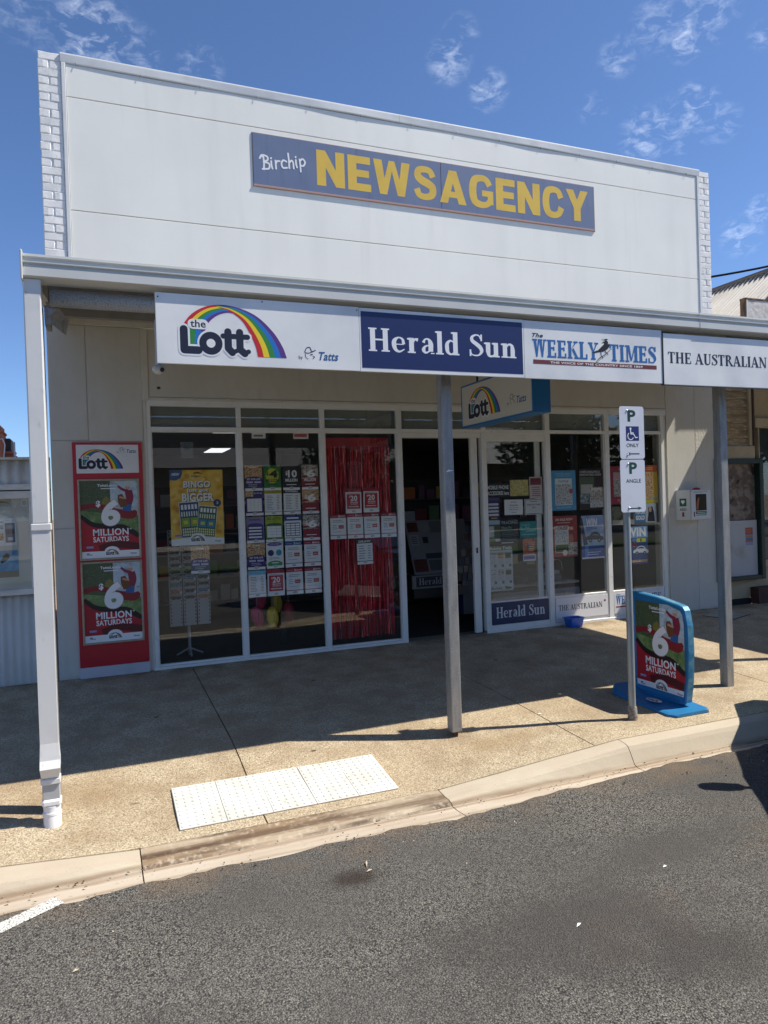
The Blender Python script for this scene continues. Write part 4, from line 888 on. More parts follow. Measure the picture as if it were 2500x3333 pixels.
for z0, z1 in ((1.214, 2.055), (.340, 1.198)):
    f = MB(); a, b = -.132, .470
    for q in ((a, a+.020, z0, z1), (b-.020, b, z0, z1), (a+.020, b-.020, z0, z0+.020), (a+.020, b-.020, z1-.020, z1)): f.bbox(q[0], q[1], -.050, -.028, q[2], q[3], FRM, .004)
    fo = obj('snap_frame', f, t); A = Art((a+.020, -.0295, z0+.020)); six_poster(A, b-a-.04, z1-z0-.04); A.build('poster', fo)

# ================================================================== PAPERS IN THE WINDOWS
YP = .026
PAPER = mat('white_paper', (.82, .82, .82), .6)
def paper(name, x0, x1, z0, z1, label, cat, draw, group=None, tilt=0.0, base=None, y=YP):
    w_, h_ = x1-x0, z1-z0; U = Vector((math.cos(tilt), 0, math.sin(tilt))); V = Vector((-math.sin(tilt), 0, math.cos(tilt)))
    A = Art((x0, y, z0), U=U, V=V)
    bk = Art((x0, y, z0), U=U, V=V); b = base or PAPER
    vs = [A.p(0, 0, 0), A.p(w_, 0, 0), A.p(w_, h_, 0), A.p(0, h_, 0)]
    A.mb.add([v for v in vs] + [v+Vector((0, .0012, 0)) for v in vs], [(0, 1, 2, 3), (4, 5, 6, 7), (0, 1, 5, 4), (1, 2, 6, 5), (2, 3, 7, 6), (3, 0, 4, 7)], b)
    draw(A, w_, h_); o = A.build(name); centre(o); return tag(o, label, cat, group)
GREY, MIDG = ink('#6a6d72'), ink('#9a9ca0')
def foot(A, w, h, m=None):
    A.rect(0, 0, w, .10*h, WHT if m is None else m); A.disc(.5*w, .085*h, .14*w, WHT, .045*h); A.ribbon([(.40*w, .05*h), (.44*w, .10*h), (.56*w, .10*h), (.62*w, .05*h)], [.025*w]*4, NAVY, 3); A.rect(.43*w, .045*h, .56*w, .065*h, NAVY)
def d_result(top, colr, lines=8, word=None, band=.16, side=True):
    def f(A, w, h):
        A.rect(0, h*(1-band), w, h, ink(colr)); 
        if word: A.text(word, .12*w, h*(1-band*.78), .88*w, h*(1-band*.25), ink(top), .02)
        A.lines(.12*w, (.55 if side else .85)*w, .78*h, .20*h, lines, GREY, .28, .35)
        if side: A.lines(.70*w, .88*w, .78*h, .20*h, lines, GREY, .28, .2)
        A.rect(0, .115*h, w, .14*h, ink(colr)); foot(A, w, h)
    return f
def d_win(colr, num):
    def f(A, w, h):
        A.rect(0, .86*h, w, h, ink(colr)); A.text(num, .50*w, .885*h, .62*w, .965*h, WHT, .03); A.text('MILLION', .64*w, .90*h, .94*w, .95*h, WHT, .03); A.rect(.05*w, .915*h, .42*w, .935*h, ink('#d88088'))
        A.lines(.15*w, .85*w, .78*h, .66*h, 2, GREY, .3, .2); A.lines(.15*w, .45*w, .60*h, .38*h, 3, GREY, .25, .3); A.rect(.52*w, .42*h, .84*w, .56*h, ink('#b5524a')); A.rect(.56*w, .47*h, .80*w, .50*h, ink('#e2b0a0'))
        A.rect(.15*w, .29*h, .7*w, .305*h, MIDG); A.rect(0, .14*h, w, .165*h, ink(colr)); foot(A, w, h)
    return f
def d_twenty(A, w, h):
    A.rect(0, .86*h, w, h, ink('#a5273a')); A.rect(.1*w, .80*h, .9*w, .825*h, MIDG); A.rect(.08*w, .18*h, .92*w, .78*h, ink('#b8243a')); A.text('$', .22*w, .64*h, .29*w, .72*h, WHT, .03)
    A.text('20', .30*w, .50*h, .74*w, .72*h, WHT, .03); A.text('MILLION', .30*w, .42*h, .76*w, .475*h, WHT, .03); A.text('THURSDAY', .28*w, .35*h, .78*w, .395*h, WHT, .02); A.rect(.18*w, .25*h, .82*w, .29*h, ink('#e9c9cc')); foot(A, w, h)
def d_big(bgc, num, word, disc=None, photo=None, txt='#f2f2f0'):
    def f(A, w, h):
        A.rect(0, .08*h, w, h, ink(bgc))
        if photo: A.rect(0, .45*h, w, h, photo); A.ribbon([(0, .52*h), (.5*w, .55*h), (w, .48*h)], [.08*h]*3, ink(bgc), 4)
        if disc: A.disc(.5*w, .58*h, .38*w, ink(disc), .30*h)
        A.text('$', .16*w, .58*h, .28*w, .76*h, ink(txt), .03); A.text(num, .30*w, .50*h, .84*w, .80*h, ink(txt), .04); A.text(word, .14*w, .33*h, .86*w, .46*h, ink(txt), .04); A.rect(.2*w, .20*h, .8*w, .23*h, ink(txt)); foot(A, w, h)
    return f
def d_life(A, w, h):
    A.rect(0, .5*h, w, h, PH_WARM); A.rect(.3*w, .90*h, .7*w, .93*h, WHT); A.rect(0, .08*h, w, .48*h, ink('#3d2f74')); A.disc(.5*w, .46*h, .5*w, ink('#3d2f74'), .10*h); A.text('SET FOR LIFE', .12*w, .42*h, .88*w, .49*h, WHT, .02)
    A.rect(.08*w, .30*h, .46*w, .37*h, ink('#c9c4dc')); A.rect(.54*w, .30*h, .92*w, .37*h, ink('#c9c4dc')); A.lines(.2*w, .8*w, .27*h, .15*h, 2, WHT, .2, .2); foot(A, w, h)
def d_lifep(A, w, h):
    A.rect(0, .08*h, w, h, ink('#3d2f74')); A.rect(0, .74*h, .45*w, h, PH_WARM); A.text('SET FOR LIFE', .48*w, .84*h, .95*w, .89*h, WHT, .02); A.rect(.08*w, .16*h, .92*w, .66*h, WHT)
    for i in range(1, 6): A.rect(.08*w, (.16+.083*i)*h, .92*w, (.165+.083*i)*h, MIDG)
    for i in range(1, 4): A.rect((.08+.21*i)*w, .16*h, (.09+.21*i)*w, .66*h, MIDG)
    foot(A, w, h)
def d_pow(A, w, h):
    A.rect(0, .08*h, w, h, ink('#8d82ad')); A.disc(.5*w, .66*h, .46*w, ink('#4a3a80'), .10*h); A.rect(.04*w, .08*h, .96*w, .68*h, ink('#4a3a80')); A.text('POWERBALL', .15*w, .86*h, .85*w, .92*h, NAVY, .02)
    for i in range(4): A.disc(.16*w, (.22+.12*i)*h, .06*w, WHT, .03*h, 10); A.rect(.14*w, (.19+.12*i)*h, .86*w, (.25+.12*i)*h, WHT)
    foot(A, w, h)
def d_oz(A, w, h):
    A.rect(0, .08*h, w, h, ink('#5f8c3a')); A.rect(0, .70*h, w, h, ink('#a9b52f')); A.text('OZ LOTTO', .10*w, .86*h, .90*w, .95*h, NAVY, .03); A.text('ODDS', .3*w, .79*h, .7*w, .83*h, NAVY); A.disc(.5*w, .66*h, .45*w, ink('#2f5e34'), .08*h)
    A.rect(.08*w, .18*h, .92*w, .62*h, WHT)
    for i in range(1, 4): A.rect(.08*w, (.18+.11*i)*h, .92*w, (.186+.11*i)*h, GREY)
    for i in range(1, 3): A.rect((.08+.28*i)*w, .18*h, (.09+.28*i)*w, .62*h, GREY)
    foot(A, w, h)
def d_circ(A, w, h):
    A.disc(.5*w, .93*h, .45*w, ink('#6b5aa0'), .07*h); A.text('LOTTO ODDS', .25*w, .92*h, .75*w, .955*h, WHT); A.disc(.27*w, .60*h, .18*w, ink('#1f3468'), .12*h); A.disc(.73*w, .60*h, .17*w, ink('#2b93ab'), .12*h); A.lines(.15*w, .85*w, .44*h, .34*h, 2, GREY, .3, .3)
    A.disc(.5*w, .17*h, .44*w, ink('#3c9a50'), .13*h); A.rect(.3*w, .20*h, .7*w, .23*h, WHT); foot(A, w, h)
def d_grid(colr):
    def f(A, w, h):
        A.rect(0, .80*h, w, h, ink(colr)); A.rect(.15*w, .87*h, .85*w, .93*h, WHT); A.rect(.08*w, .20*h, .92*w, .72*h, ink('#36557f'))
        for i in range(5):
            for j in range(3): A.rect((.11+.27*j)*w, (.23+.095*i)*h, (.35+.27*j)*w, (.30+.095*i)*h, WHT)
        A.rect(0, .12*h, w, .14*h, ink(colr)); foot(A, w, h)
    return f
GRP = 'lottery leaflets taped in rows inside the second window'
G5 = [[(d_life, 'leaflet with sunset photo over purple, leftmost in the top row'), (d_big('#2f7a34', '4', 'MILLION', '#c9c832', txt='#12301a'), 'green leaflet with a yellow disc and $4 MILLION'), (d_big('#20242c', '10', 'MILLION'), 'black leaflet reading $10 MILLION in the top row'), (d_big('#8a2230', '6', 'MILLION', photo=PH_MIX), 'red leaflet reading $6 MILLION, rightmost in the top row')],
      [(d_lifep, 'purple leaflet with a white number grid, second row'), (d_result('#2a2c20', '#b9b02c', 9, 'OZ LOTTO'), 'white results sheet under a yellow band, below the green leaflet'), (d_result('#e8e8e8', '#20242c', 9, 'POWERBALL'), 'white results sheet under a black band, below the $10 leaflet'), (d_big('#8e2a34', '6', '', photo=PH_WARM), 'brown and red leaflet with 6 and a price table, second row')],
      [(d_pow, 'lilac leaflet with white pill rows, leftmost in the middle row'), (d_oz, 'yellow and green leaflet headed OZ LOTTO, middle row'), (d_grid('#2c4d8c'), 'leaflet with blue header and boxed grid, middle row'), (d_big('#98323c', '6', '', photo=PH_MIX), 'pale red leaflet with 6 and a white table, rightmost in the middle row')],
      [(d_life, 'leaflet with sunset photo and purple boxes, leftmost in the fourth row'), (d_circ, 'white leaflet with navy and teal circles and a green arc'), (d_win('#2c5a98', '2'), 'white leaflet with a blue header bar, fourth row'), (d_win('#b02434', '6'), 'white leaflet with red 6 MILLION header, rightmost in the fourth row')],
      [(d_result('#ffffff', '#7fc0d8', 10, None), 'pale blue headed results list, leftmost in the bottom row'), (d_twenty, 'red leaflet reading $20 MILLION, bottom row'), (d_win('#b02434', '16'), 'white leaflet with red header beside the $20 leaflet, bottom row'), (d_win('#a8283a', '6'), 'white leaflet with red header, rightmost in the bottom row')]]
for r, row in enumerate(G5):
    for k, (fn, lb) in enumerate(row):
        x0 = (1.606, 1.821, 2.042, 2.265)[k]; zt = (2.183, 1.905, 1.600, 1.300, .991)[r]; hh_ = (.287, .290, .294, .296, .300)[r]
        paper('leaflet', x0+random.uniform(-.002, .002), x0+.199, zt-hh_+.003*k*0, zt, lb, 'leaflet', fn, GRP, R(random.uniform(-.5, .5)))
RG = 'lottery leaflets taped over the red foil curtain'
for k, (a, b, c_, d_2, fn, lb) in enumerate([(2.794, 2.993, 1.600, 1.893, d_twenty, 'left of the two red $20 leaflets above the foil curtain row'), (3.018, 3.217, 1.605, 1.899, d_twenty, 'right of the two red $20 leaflets above the foil curtain row'),
        (2.593, 2.790, 1.301, 1.592, d_win('#a8283a', '20'), 'white leaflet with red 20 header, leftmost of the row of four on the foil'), (2.807, 3.005, 1.300, 1.597, d_win('#a8283a', '20'), 'white leaflet with red header, second of the row of four on the foil'),
        (3.021, 3.220, 1.296, 1.594, d_win('#a02838', '20'), 'white leaflet with red header, third of the row of four on the foil'), (3.239, 3.436, 1.296, 1.593, d_win('#a8283a', '20'), 'white leaflet with red header, rightmost of the row of four on the foil'),
        (2.918, 3.118, .983, 1.281, d_result('#ffffff', '#4c5038', 6, 'DRAW'), 'lone white leaflet with dark photo header, lowest on the foil curtain')]):
    paper('leaflet', a, b, c_, d_2, lb, 'leaflet', fn, RG, R(random.uniform(-.6, .6)))
paper('leaflet', .982, 1.184, 1.003, 1.300, 'purple leaflet with sunset photo alone under the yellow bingo poster', 'leaflet', d_life, None, R(-.8))
GOLD = photo_mat('print_gold', ['#c88a1c', '#e8b838', '#f0cc60', '#d89a24'], 5, 2)
def d_bingo(A, w, h):
    A.rect(0, 0, w, h, GOLD)
    rn = random.Random(5)
    for i in range(16): A.disc(rn.uniform(.06, .94)*w, rn.uniform(.15, .95)*h, rn.uniform(.03, .07)*w, ink(rn.choice(['#e9c25a', '#f2d27c', '#d6a232'])), None, 14)
    A.fan([(0, h), (0, .87*h), (.10*w, .86*h), (.20*w, .89*h), (.235*w, .95*h), (.23*w, h)], ink('#3a5f8c')); A.text('NEW', .035*w, .925*h, .185*w, .96*h, WHT, .03, .2)
    A.ribbon([(.44*w, .955*h), (.52*w, .965*h), (.60*w, .95*h)], [.02*w, .03*w, .015*w], ink('#5a4a20'), 3); A.text('instant', .40*w, .905*h, .58*w, .93*h, ink('#5a4a20'), .03)
    for dx, m, bo in ((.012, ink('#6b5a28'), .05), (0, WHT, .035)):
        A.text('BINGO', (.25+dx)*w, (.765-dx)*h, (.76+dx)*w, (.855-dx)*h, m, bo); A.text('just got', (.31+dx)*w, (.695-dx)*h, (.72+dx)*w, (.755-dx)*h, m, bo); A.text('BIGGER', (.22+dx)*w, (.58-dx)*h, (.82+dx)*w, (.69-dx)*h, m, bo)
    A.disc(.885*w, .555*h, .075*w, ink('#2c3e70')); A.text('3', .865*w, .54*h, .905*w, .575*h, WHT)
    for (cx, cy, tw_, th_, rot, c1, c2) in ((.36, .34, .36, .46, .06, '#2d4f78', '#8fae3a'), (.68, .31, .34, .40, -.10, '#3f6a34', '#3f8ab4')):
        def q(u, v): return ((cx+u*math.cos(rot)*tw_-v*math.sin(rot)*th_*h/w)*w, cy*h+(v*math.cos(rot)*th_+u*math.sin(rot)*tw_*w/h)*h)
        def rq(a, b, c, d, m): A.poly([q(a, b), q(c, b), q(c, d), q(a, d)], m)
        rq(-.52, -.52, .52, .52, WHT); rq(-.5, -.5, .5, .5, ink(c1))
        for i in range(5): rq(-.42+.18*i, .30, -.30+.18*i, .44, WHT)
        for i in range(7): rq(-.44+.13*i, .10, -.37+.13*i, .24, ink('#dfe4d0'))
        for i in (0, 1): rq(-.45+.47*i, -.20, -.03+.47*i, .06, ink(c2)); rq(-.35+.47*i, -.12, -.13+.47*i, -.02, ink('#d6d24a'))
        for i in range(8):
            for j in range(3): rq(-.44+.115*i, -.46+.08*j, -.36+.115*i, -.40+.08*j, ink('#e9e7a8'))
    A.poly([(0, 0), (w, 0), (w, .085*h), (.5*w, .10*h), (0, .085*h)], WHT); A.disc(.5*w, .095*h, .14*w, WHT, .062*h); lott(A, .38*w, .05*h, .25*w, small=True); A.rect(.07*w, .12*h, .20*w, .145*h, ink('#8d84c8')); A.text('Tatts', .82*w, .035*h, .94*w, .055*h, NAVY, .02, .3)
paper('bingo_poster', .785, 1.352, 1.318, 2.142, 'large golden poster reading BINGO just got BIGGER in the first window', 'poster', d_bingo, None, R(-.4))

# right-hand door leaf papers
def d_text(lines, col='#24272c', bgc=None, frame=None, inv=False):
    def f(A, w, h):
        if bgc: A.rect(0, 0, w, h, ink(bgc))
        if frame: A.rect(.03*w, .04*h, .97*w, .96*h, ink(frame)); A.rect(.05*w, .07*h, .95*w, .93*h, ink(bgc or '#dcdcdc'))
        for (tx, a, b, c, d) in lines: A.text(tx, a*w, b*h, c*w, d*h, ink(col), .02)
    return f
paper('accessories_sign', 4.715, 5.050, 1.742, 1.915, 'black sign reading MOBILE PHONE ACCESSORIES on the right door glass', 'sign', d_text([('MOBILE PHONE', .03, .55, .97, .85), ('ACCESSORIES here', .03, .12, .97, .42)], '#e8e8e8', '#0e0f10'))
def d_map(A, w, h): A.rect(0, 0, w, h, photo_mat('print_yellow_map', ['#8a7428', '#d6c25c', '#b8a850', '#e8e0b0', '#7c6c60'], 30))
paper('flyer', 5.063, 5.341, 1.746, 1.955, 'yellow landscape flyer with busy picture beside the phone accessories sign', 'flyer', d_map)
def d_pink(A, w, h): A.rect(0, 0, w, h, ink('#cbb9b4')); A.rect(.08*w, .62*h, .92*w, .94*h, photo_mat('print_dark_red', ['#3a1418', '#8a3038', '#5c2028'], 40)); A.lines(.15*w, .85*w, .56*h, .08*h, 5, ink('#704048'), .3, .25, 'c')
paper('flyer', 5.358, 5.556, 1.706, 1.992, 'pinkish portrait flyer at the top right corner of the right door', 'flyer', d_pink)
paper('notice', 4.967, 5.246, 1.502, 1.700, 'white landscape notice with small lines, left of the pair on the right door', 'notice', d_text([('NOTICE', .35, .8, .65, .87), ('Accounts', .28, .58, .72, .70), ('we no longer hold', .25, .42, .75, .50), ('papers or lay by', .27, .30, .73, .38), ('please ask', .38, .12, .62, .19)], '#3a3d42'), None, R(-.7))
paper('notice', 5.274, 5.557, 1.493, 1.700, 'white framed notice in bold lines, right of the pair on the right door', 'notice', d_text([('FISHING', .3, .80, .7, .87), ('EVERYDAY TOURS', .14, .58, .86, .68), ('1979', .42, .38, .58, .50)], '#2a2d32', '#d4d5d6', '#4a4d52'))
def d_pills(A, w, h):
    A.rect(0, 0, w, h, ink('#2f2a5c')); A.rect(0, .88*h, w, h, ink('#4a4488'))
    for i in range(4): A.stroke([(.15*w, (.22+.16*i)*h), (.85*w, (.22+.16*i)*h)], .10*h, ink('#d2d2dc'))
    A.stroke([(.3*w, .07*h), (.75*w, .07*h)], .05*h, ink('#c8b03c'))
paper('flyer', 4.716, 4.895, 1.447, 1.730, 'dark purple flyer with white pill shaped rows at the left edge of the door', 'flyer', d_pills)
def d_green(A, w, h): A.rect(0, .12*h, w, h, PH_LEAF); A.rect(0, .2*h, .5*w, .72*h, ink('#b9bfbf')); A.rect(0, .8*h, w, h, ink('#a8bccb')); A.rect(0, 0, .6*w, .11*h, ink('#6f9c34')); A.rect(.6*w, 0, w, .11*h, ink('#cfcfcf'))
paper('flyer', 4.716, 4.889, 1.165, 1.440, 'leafy grey flyer with a green foot under the purple flyer', 'flyer', d_green)
def d_hours(A, w, h): A.rect(0, 0, w, h, ink('#15201f')); A.text('TRADING', .05*w, .82*h, .95*w, .94*h, ink('#c4ccca')); A.text('HOURS', .45*w, .96*h-.1*h*0-.02*h, .9*w, .995*h, ink('#8fa09c')); A.text('Mon-Fri', .08*w, .60*h, .62*w, .72*h, ink('#8fd0b8')); A.lines(.08*w, .9*w, .5*h, .12*h, 5, ink('#5c7370'), .3, .3); A.rect(.05*w, .02*h, .7*w, .06*h, ink('#c4ccca'))
paper('trading_hours_sign', 4.897, 5.175, 1.128, 1.440, 'dark trading hours sign partly behind the turquoise card', 'sign', d_hours, None, 0, None, .030)
TEAL = ink('#2a8f8c')
def d_teal(A, w, h):
    A.stroke([(.08*w, .10*h), (.92*w, .10*h), (.92*w, .90*h), (.08*w, .90*h), (.08*w, .10*h)], .14*w, TEAL); A.rect(.03*w, .05*h, .97*w, .95*h, TEAL)
    for cx, cy, r_ in ((.22, .66, .16), (.46, .72, .11)): A.ribbon([((cx)*w, (cy-r_*1.4)*h), ((cx-r_)*w, cy*h), ((cx-r_*.6)*w, (cy+r_)*h), (cx*w, (cy+r_*.5)*h), ((cx+r_*.6)*w, (cy+r_)*h), ((cx+r_)*w, cy*h), (cx*w, (cy-r_*1.4)*h)], [.014*w]*7, ink('#c8e6e2'), 4)
    A.text('CONNECT', .34*w, .36*h, .94*w, .47*h, ink('#d2eae8'), .01); A.rect(.10*w, .18*h, .9*w, .20*h, ink('#d2eae8'))
paper('card', 5.190, 5.454, 1.195, 1.405, 'turquoise rounded card with two outlined hearts and the word CONNECT', 'card', d_teal, None, 0, TEAL)
def d_six(A, w, h): A.rect(0, .30*h, w, h, photo_mat('print_red_blue', ['#3a3050', '#9c3c38', '#d07848', '#4a4a70'], 18)); A.rect(.03*w, .3*h, .97*w, .40*h, ink('#c8603c')); A.lines(.45*w, .92*w, .85*h, .45*h, 5, ink('#d8d0d0'), .3, .2); A.rect(.05*w, .06*h, .95*w, .26*h, ink('#8a86b0')); A.rect(.05*w, .13*h, .95*w, .17*h, ink('#3c4474'))
paper('flyer', 5.229, 5.421, .884, 1.172, 'red and violet flyer below the turquoise card', 'flyer', d_six)
def d_trails(A, w, h):
    A.rect(0, .90*h, w, h, ink('#7c7c70')); A.text('Buloke Trails', .03*w, .915*h, .97*w, .985*h, ink('#e8e6dc'), .03, .15)
    for r in range(2):
        for c in range(3):
            a, b = (.05+.32*c)*w, (.62-.37*r)*h; A.rect(a, b+.215*h, a+.24*w, b+.222*h, BLK); A.rect(a, b+.10*h, a+.24*w, b+.20*h, [PH_BW, PH_WARM, PH_LEAF, PH_BW, PH_MIX, PH_LEAF][r*3+c]); A.lines(a, a+.24*w, b+.09*h, b-.03*h, 7, MIDG, .25, .15); A.rect(a+.15*w, b-.09*h, a+.25*w, b-.03*h, GREY)
    A.text('Buloke', .04*w, .035*h, .52*w, .10*h, BLK, 0, .3); A.fan([(.62*w, .11*h), (.70*w, .095*h), (.96*w, .07*h), (.88*w, .035*h), (.68*w, .03*h)], ink('#5e6b4e'))
paper('trails_poster', 4.716, 5.066, .521, 1.105, 'tall white trails poster with a grid of small pictures on the door', 'poster', d_trails, None, 0, mat('cream_paper', (.60, .60, .56), .6))
# second and third right windows
def d_blue(A, w, h):
    A.rect(0, 0, w, h, ink('#4d9bc4')); A.lines(.18*w, .82*w, .95*h, .84*h, 3, ink('#8cc4e0'), .35, .1, 'c'); A.rect(.16*w, .13*h, .84*w, .80*h, ink('#dfe6e8')); A.rect(.18*w, .15*h, .82*w, .66*h, PH_BW); A.text('home', .3*w, .70*h, .7*w, .78*h, ink('#60707a'), 0, .2)
    A.disc(.80*w, .48*h, .085*w, ink('#b0524c')); A.text('ON SALE NOW', .2*w, .05*h, .8*w, .095*h, ink('#a8d4ea'), .02)
paper('magazine_poster', 5.697, 6.096, 1.530, 2.068, 'sky blue magazine poster at the top left of the middle right window', 'poster', d_blue)
def d_reno(A, w, h):
    A.rect(0, 0, w, h, ink('#2c1014')); A.text('HOME & BUILDING &', .02*w, .90*h, .88*w, .955*h, ink('#cfc6c4'), .02); A.text('RENOVATING GUIDE', .02*w, .83*h, .92*w, .885*h, ink('#cfc6c4'), .02)
    A.rect(0, .42*h, .62*w, .80*h, PH_LEAF); A.rect(.05*w, .40*h, .55*w, .62*h, ink('#b9b4ac')); A.rect(.02*w, .15*h, .5*w, .40*h, photo_mat('print_teal_photo', ['#25363a', '#5a7a80', '#c0c4bc'], 25)); A.rect(.42*w, .05*h, w, .55*h, PH_MIX); A.text('home', .48*w, .46*h, .92*w, .56*h, ink('#e6dfd6'), .03, .1); A.rect(.44*w, .06*h, .98*w, .22*h, PH_BW)
paper('magazine_poster', 6.160, 6.550, 1.525, 2.085, 'dark maroon home building and renovating guide poster with house photos', 'poster', d_reno)
def d_house(A, w, h):
    A.rect(0, 0, w, h, ink('#9a2a26')); A.text('ON SALE NOW', .12*w, .88*h, .82*w, .94*h, ink('#ead8d0'), .03); A.rect(.2*w, .82*h, .72*w, .84*h, ink('#d8a8a0')); A.rect(.08*w, .10*h, .64*w, .76*h, ink('#cfc9c2')); A.text('HOUSE', .10*w, .66*h, .62*w, .75*h, ink('#7c2420'), .03); A.rect(.10*w, .34*h, .62*w, .62*h, PH_BW); A.rect(.10*w, .12*h, .62*w, .30*h, PH_LEAF)
    A.disc(.48*w, .10*h, .10*w, ink('#d9d4ca')); A.rect(.62*w, .05*h, .98*w, .34*h, PH_MIX)
paper('magazine_poster', 5.700, 6.098, .905, 1.458, 'red magazine poster reading ON SALE NOW with cover HOUSE', 'poster', d_house)
def car2d(A, x, y, k, body):
    A.ribbon([(x, y+.16*k), (x+.10*k, y+.24*k), (x+.5*k, y+.27*k), (x+.9*k, y+.22*k), (x+k, y+.14*k)], [.05*k, .18*k, .22*k, .20*k, .10*k], body, 4); A.ribbon([(x+.22*k, y+.36*k), (x+.4*k, y+.45*k), (x+.65*k, y+.45*k), (x+.82*k, y+.36*k)], [.05*k, .12*k, .12*k, .05*k], body, 4)
    A.ribbon([(x+.28*k, y+.37*k), (x+.42*k, y+.43*k), (x+.63*k, y+.43*k), (x+.76*k, y+.37*k)], [.02*k, .07*k, .07*k, .02*k], ink('#20262c'), 4)
    for cx in (.24, .76): A.disc(x+cx*k, y+.13*k, .105*k, BLK); A.disc(x+cx*k, y+.13*k, .055*k, ink('#8b9096'))
def d_win1(A, w, h):
    A.rect(0, 0, w, h, photo_mat('print_blue_sky', ['#7d92b8', '#9fb2d2', '#b9c6dc'], 5)); A.ribbon([(.0, .95*h), (.08*w, .6*h), (.18*w, .32*h)], [.1*w, .14*w, .2*w], ink('#3a3a4c'), 4); A.rect(0, .0, w, .30*h, ink('#35599a')); A.rect(.14*w, 0, .30*w, .30*h, ink('#5b86cc')); A.text('WIN', .22*w, .76*h, .70*w, .93*h, WHT, .04, .15); A.lines(.22*w, .70*w, .74*h, .67*h, 2, ink('#3c4a6c'), .4, .05)
    car2d(A, .20*w, .36*h, .75*w, ink('#2a3240')); A.lines(.25*w, .85*w, .17*h, .07*h, 2, ink('#b8c8ea'), .3, .2); A.rect(0, 0, w, .035*h, ink('#cdd4e4'))
paper('prize_poster', 6.165, 6.545, .856, 1.447, 'blue grey poster reading WIN over a dark car', 'poster', d_win1)
def d_redl(A, w, h): A.rect(0, 0, w, h, ink('#a01c34')); A.rect(.14*w, .20*h, .86*w, .84*h, PH_MIX); A.rect(.16*w, .66*h, .84*w, .82*h, ink('#c99a9c')); A.text('ENJOY', .3*w, .06*h, .7*w, .13*h, ink('#e08890'), .02)
paper('magazine_poster', 6.673, 7.070, 1.585, 2.116, 'crimson magazine poster half behind the parking sign', 'poster', d_redl)
def d_orange(A, w, h): A.rect(0, 0, w, h, ink('#d2a818')); A.rect(0, .82*h, w, h, ink('#b85a1c')); A.lines(.1*w, .8*w, .95*h, .87*h, 2, ink('#e8a868'), .4, .1); A.rect(0, .18*h, .78*w, .82*h, PH_WARM); A.rect(0, .10*h, w, .16*h, PH_MIX); A.rect(0, 0, w, .08*h, ink('#c9bb28'))
paper('magazine_poster', 7.130, 7.508, 1.588, 2.123, 'orange and yellow magazine poster right of the parking sign', 'poster', d_orange)
def d_fruit(A, w, h): A.rect(0, 0, w, h, photo_mat('print_dark_tree', ['#1c1a1c', '#4a4a34', '#7a7a5a', '#2c2420'], 14)); A.rect(0, 0, w, .25*h, ink('#a8a698')); A.ribbon([(.6*w, .1*h), (.65*w, .45*h), (.6*w, .7*h)], [.1*w, .06*w, .05*w], BLK, 3)
paper('photo_poster', 6.690, 7.072, 1.300, 1.555, 'dark landscape photo poster of a tree left of the sign pole', 'poster', d_fruit)
def d_girl(A, w, h):
    A.rect(0, 0, w, h, ink('#b8c2cc')); A.rect(0, 0, .5*w, .8*h, ink('#4f7fa8')); A.text('WIN 500', .03*w, .45*h, .48*w, .7*h, WHT, .04); A.text('GOLD', .06*w, .15*h, .46*w, .38*h, WHT, .04)
    A.ribbon([(.75*w, .05*h), (.76*w, .5*h), (.72*w, .80*h)], [.34*w, .26*w, .20*w], ink('#1f1a1c'), 4); A.disc(.72*w, .68*h, .065*w, ink('#c49a84'), .15*h)
paper('advert_poster', 7.078, 7.470, 1.311, 1.585, 'pale advert poster with a dark haired woman beside blue lettering', 'poster', d_girl)
def d_win2(A, w, h):
    A.rect(0, 0, w, h, ink('#23447c')); A.rect(0, .70*h, w, h, ink('#7fa6d0')); A.text('WIN', .04*w, .73*h, .92*w, .97*h, WHT, .045); A.rect(.3*w, .60*h, .95*w, .68*h, ink('#3c7ab0')); A.rect(.50*w, .58*h, .90*w, .68*h, ink('#c8c83c')); A.text('1', .66*w, .59*h, .72*w, .67*h, NAVY, .02)
    car2d(A, .0*w, .42*h, .5*w, ink('#7c3440')); car2d(A, .34*w, .22*h, .66*w, ink('#dcdfe2')); A.rect(.1*w, .05*h, .95*w, .11*h, PH_WARM)
paper('prize_poster', 6.907, 7.300, .733, 1.263, 'blue WIN poster with white and red cars behind the sign pole', 'poster', d_win2)
paper('ceiling_card', 1.705, 1.865, 2.49, 2.56, 'small white card with dark marks cut by the transom above the leaflets', 'card', lambda A, w, h: (A.rect(.15*w, .3*h, .8*w, .6*h, GREY)), None, 0, None, .05)
paper('ceiling_card', 2.19, 2.37, 2.485, 2.56, 'small red and white card cut by the transom, right of the grey one', 'card', lambda A, w, h: (A.rect(.05*w, .3*h, .9*w, .8*h, ink('#b85058'))), None, 0, None, .05)
paper('faded_notice', .925, 1.06, 2.27, 2.45, 'faint grey paper high behind the first window glass', 'notice', lambda A, w, h: A.rect(.3*w, .5*h, .7*w, .7*h, ink('#3a3e40')), None, 0, mat('dim_grey_paper', (.10, .11, .115), .6), .08)
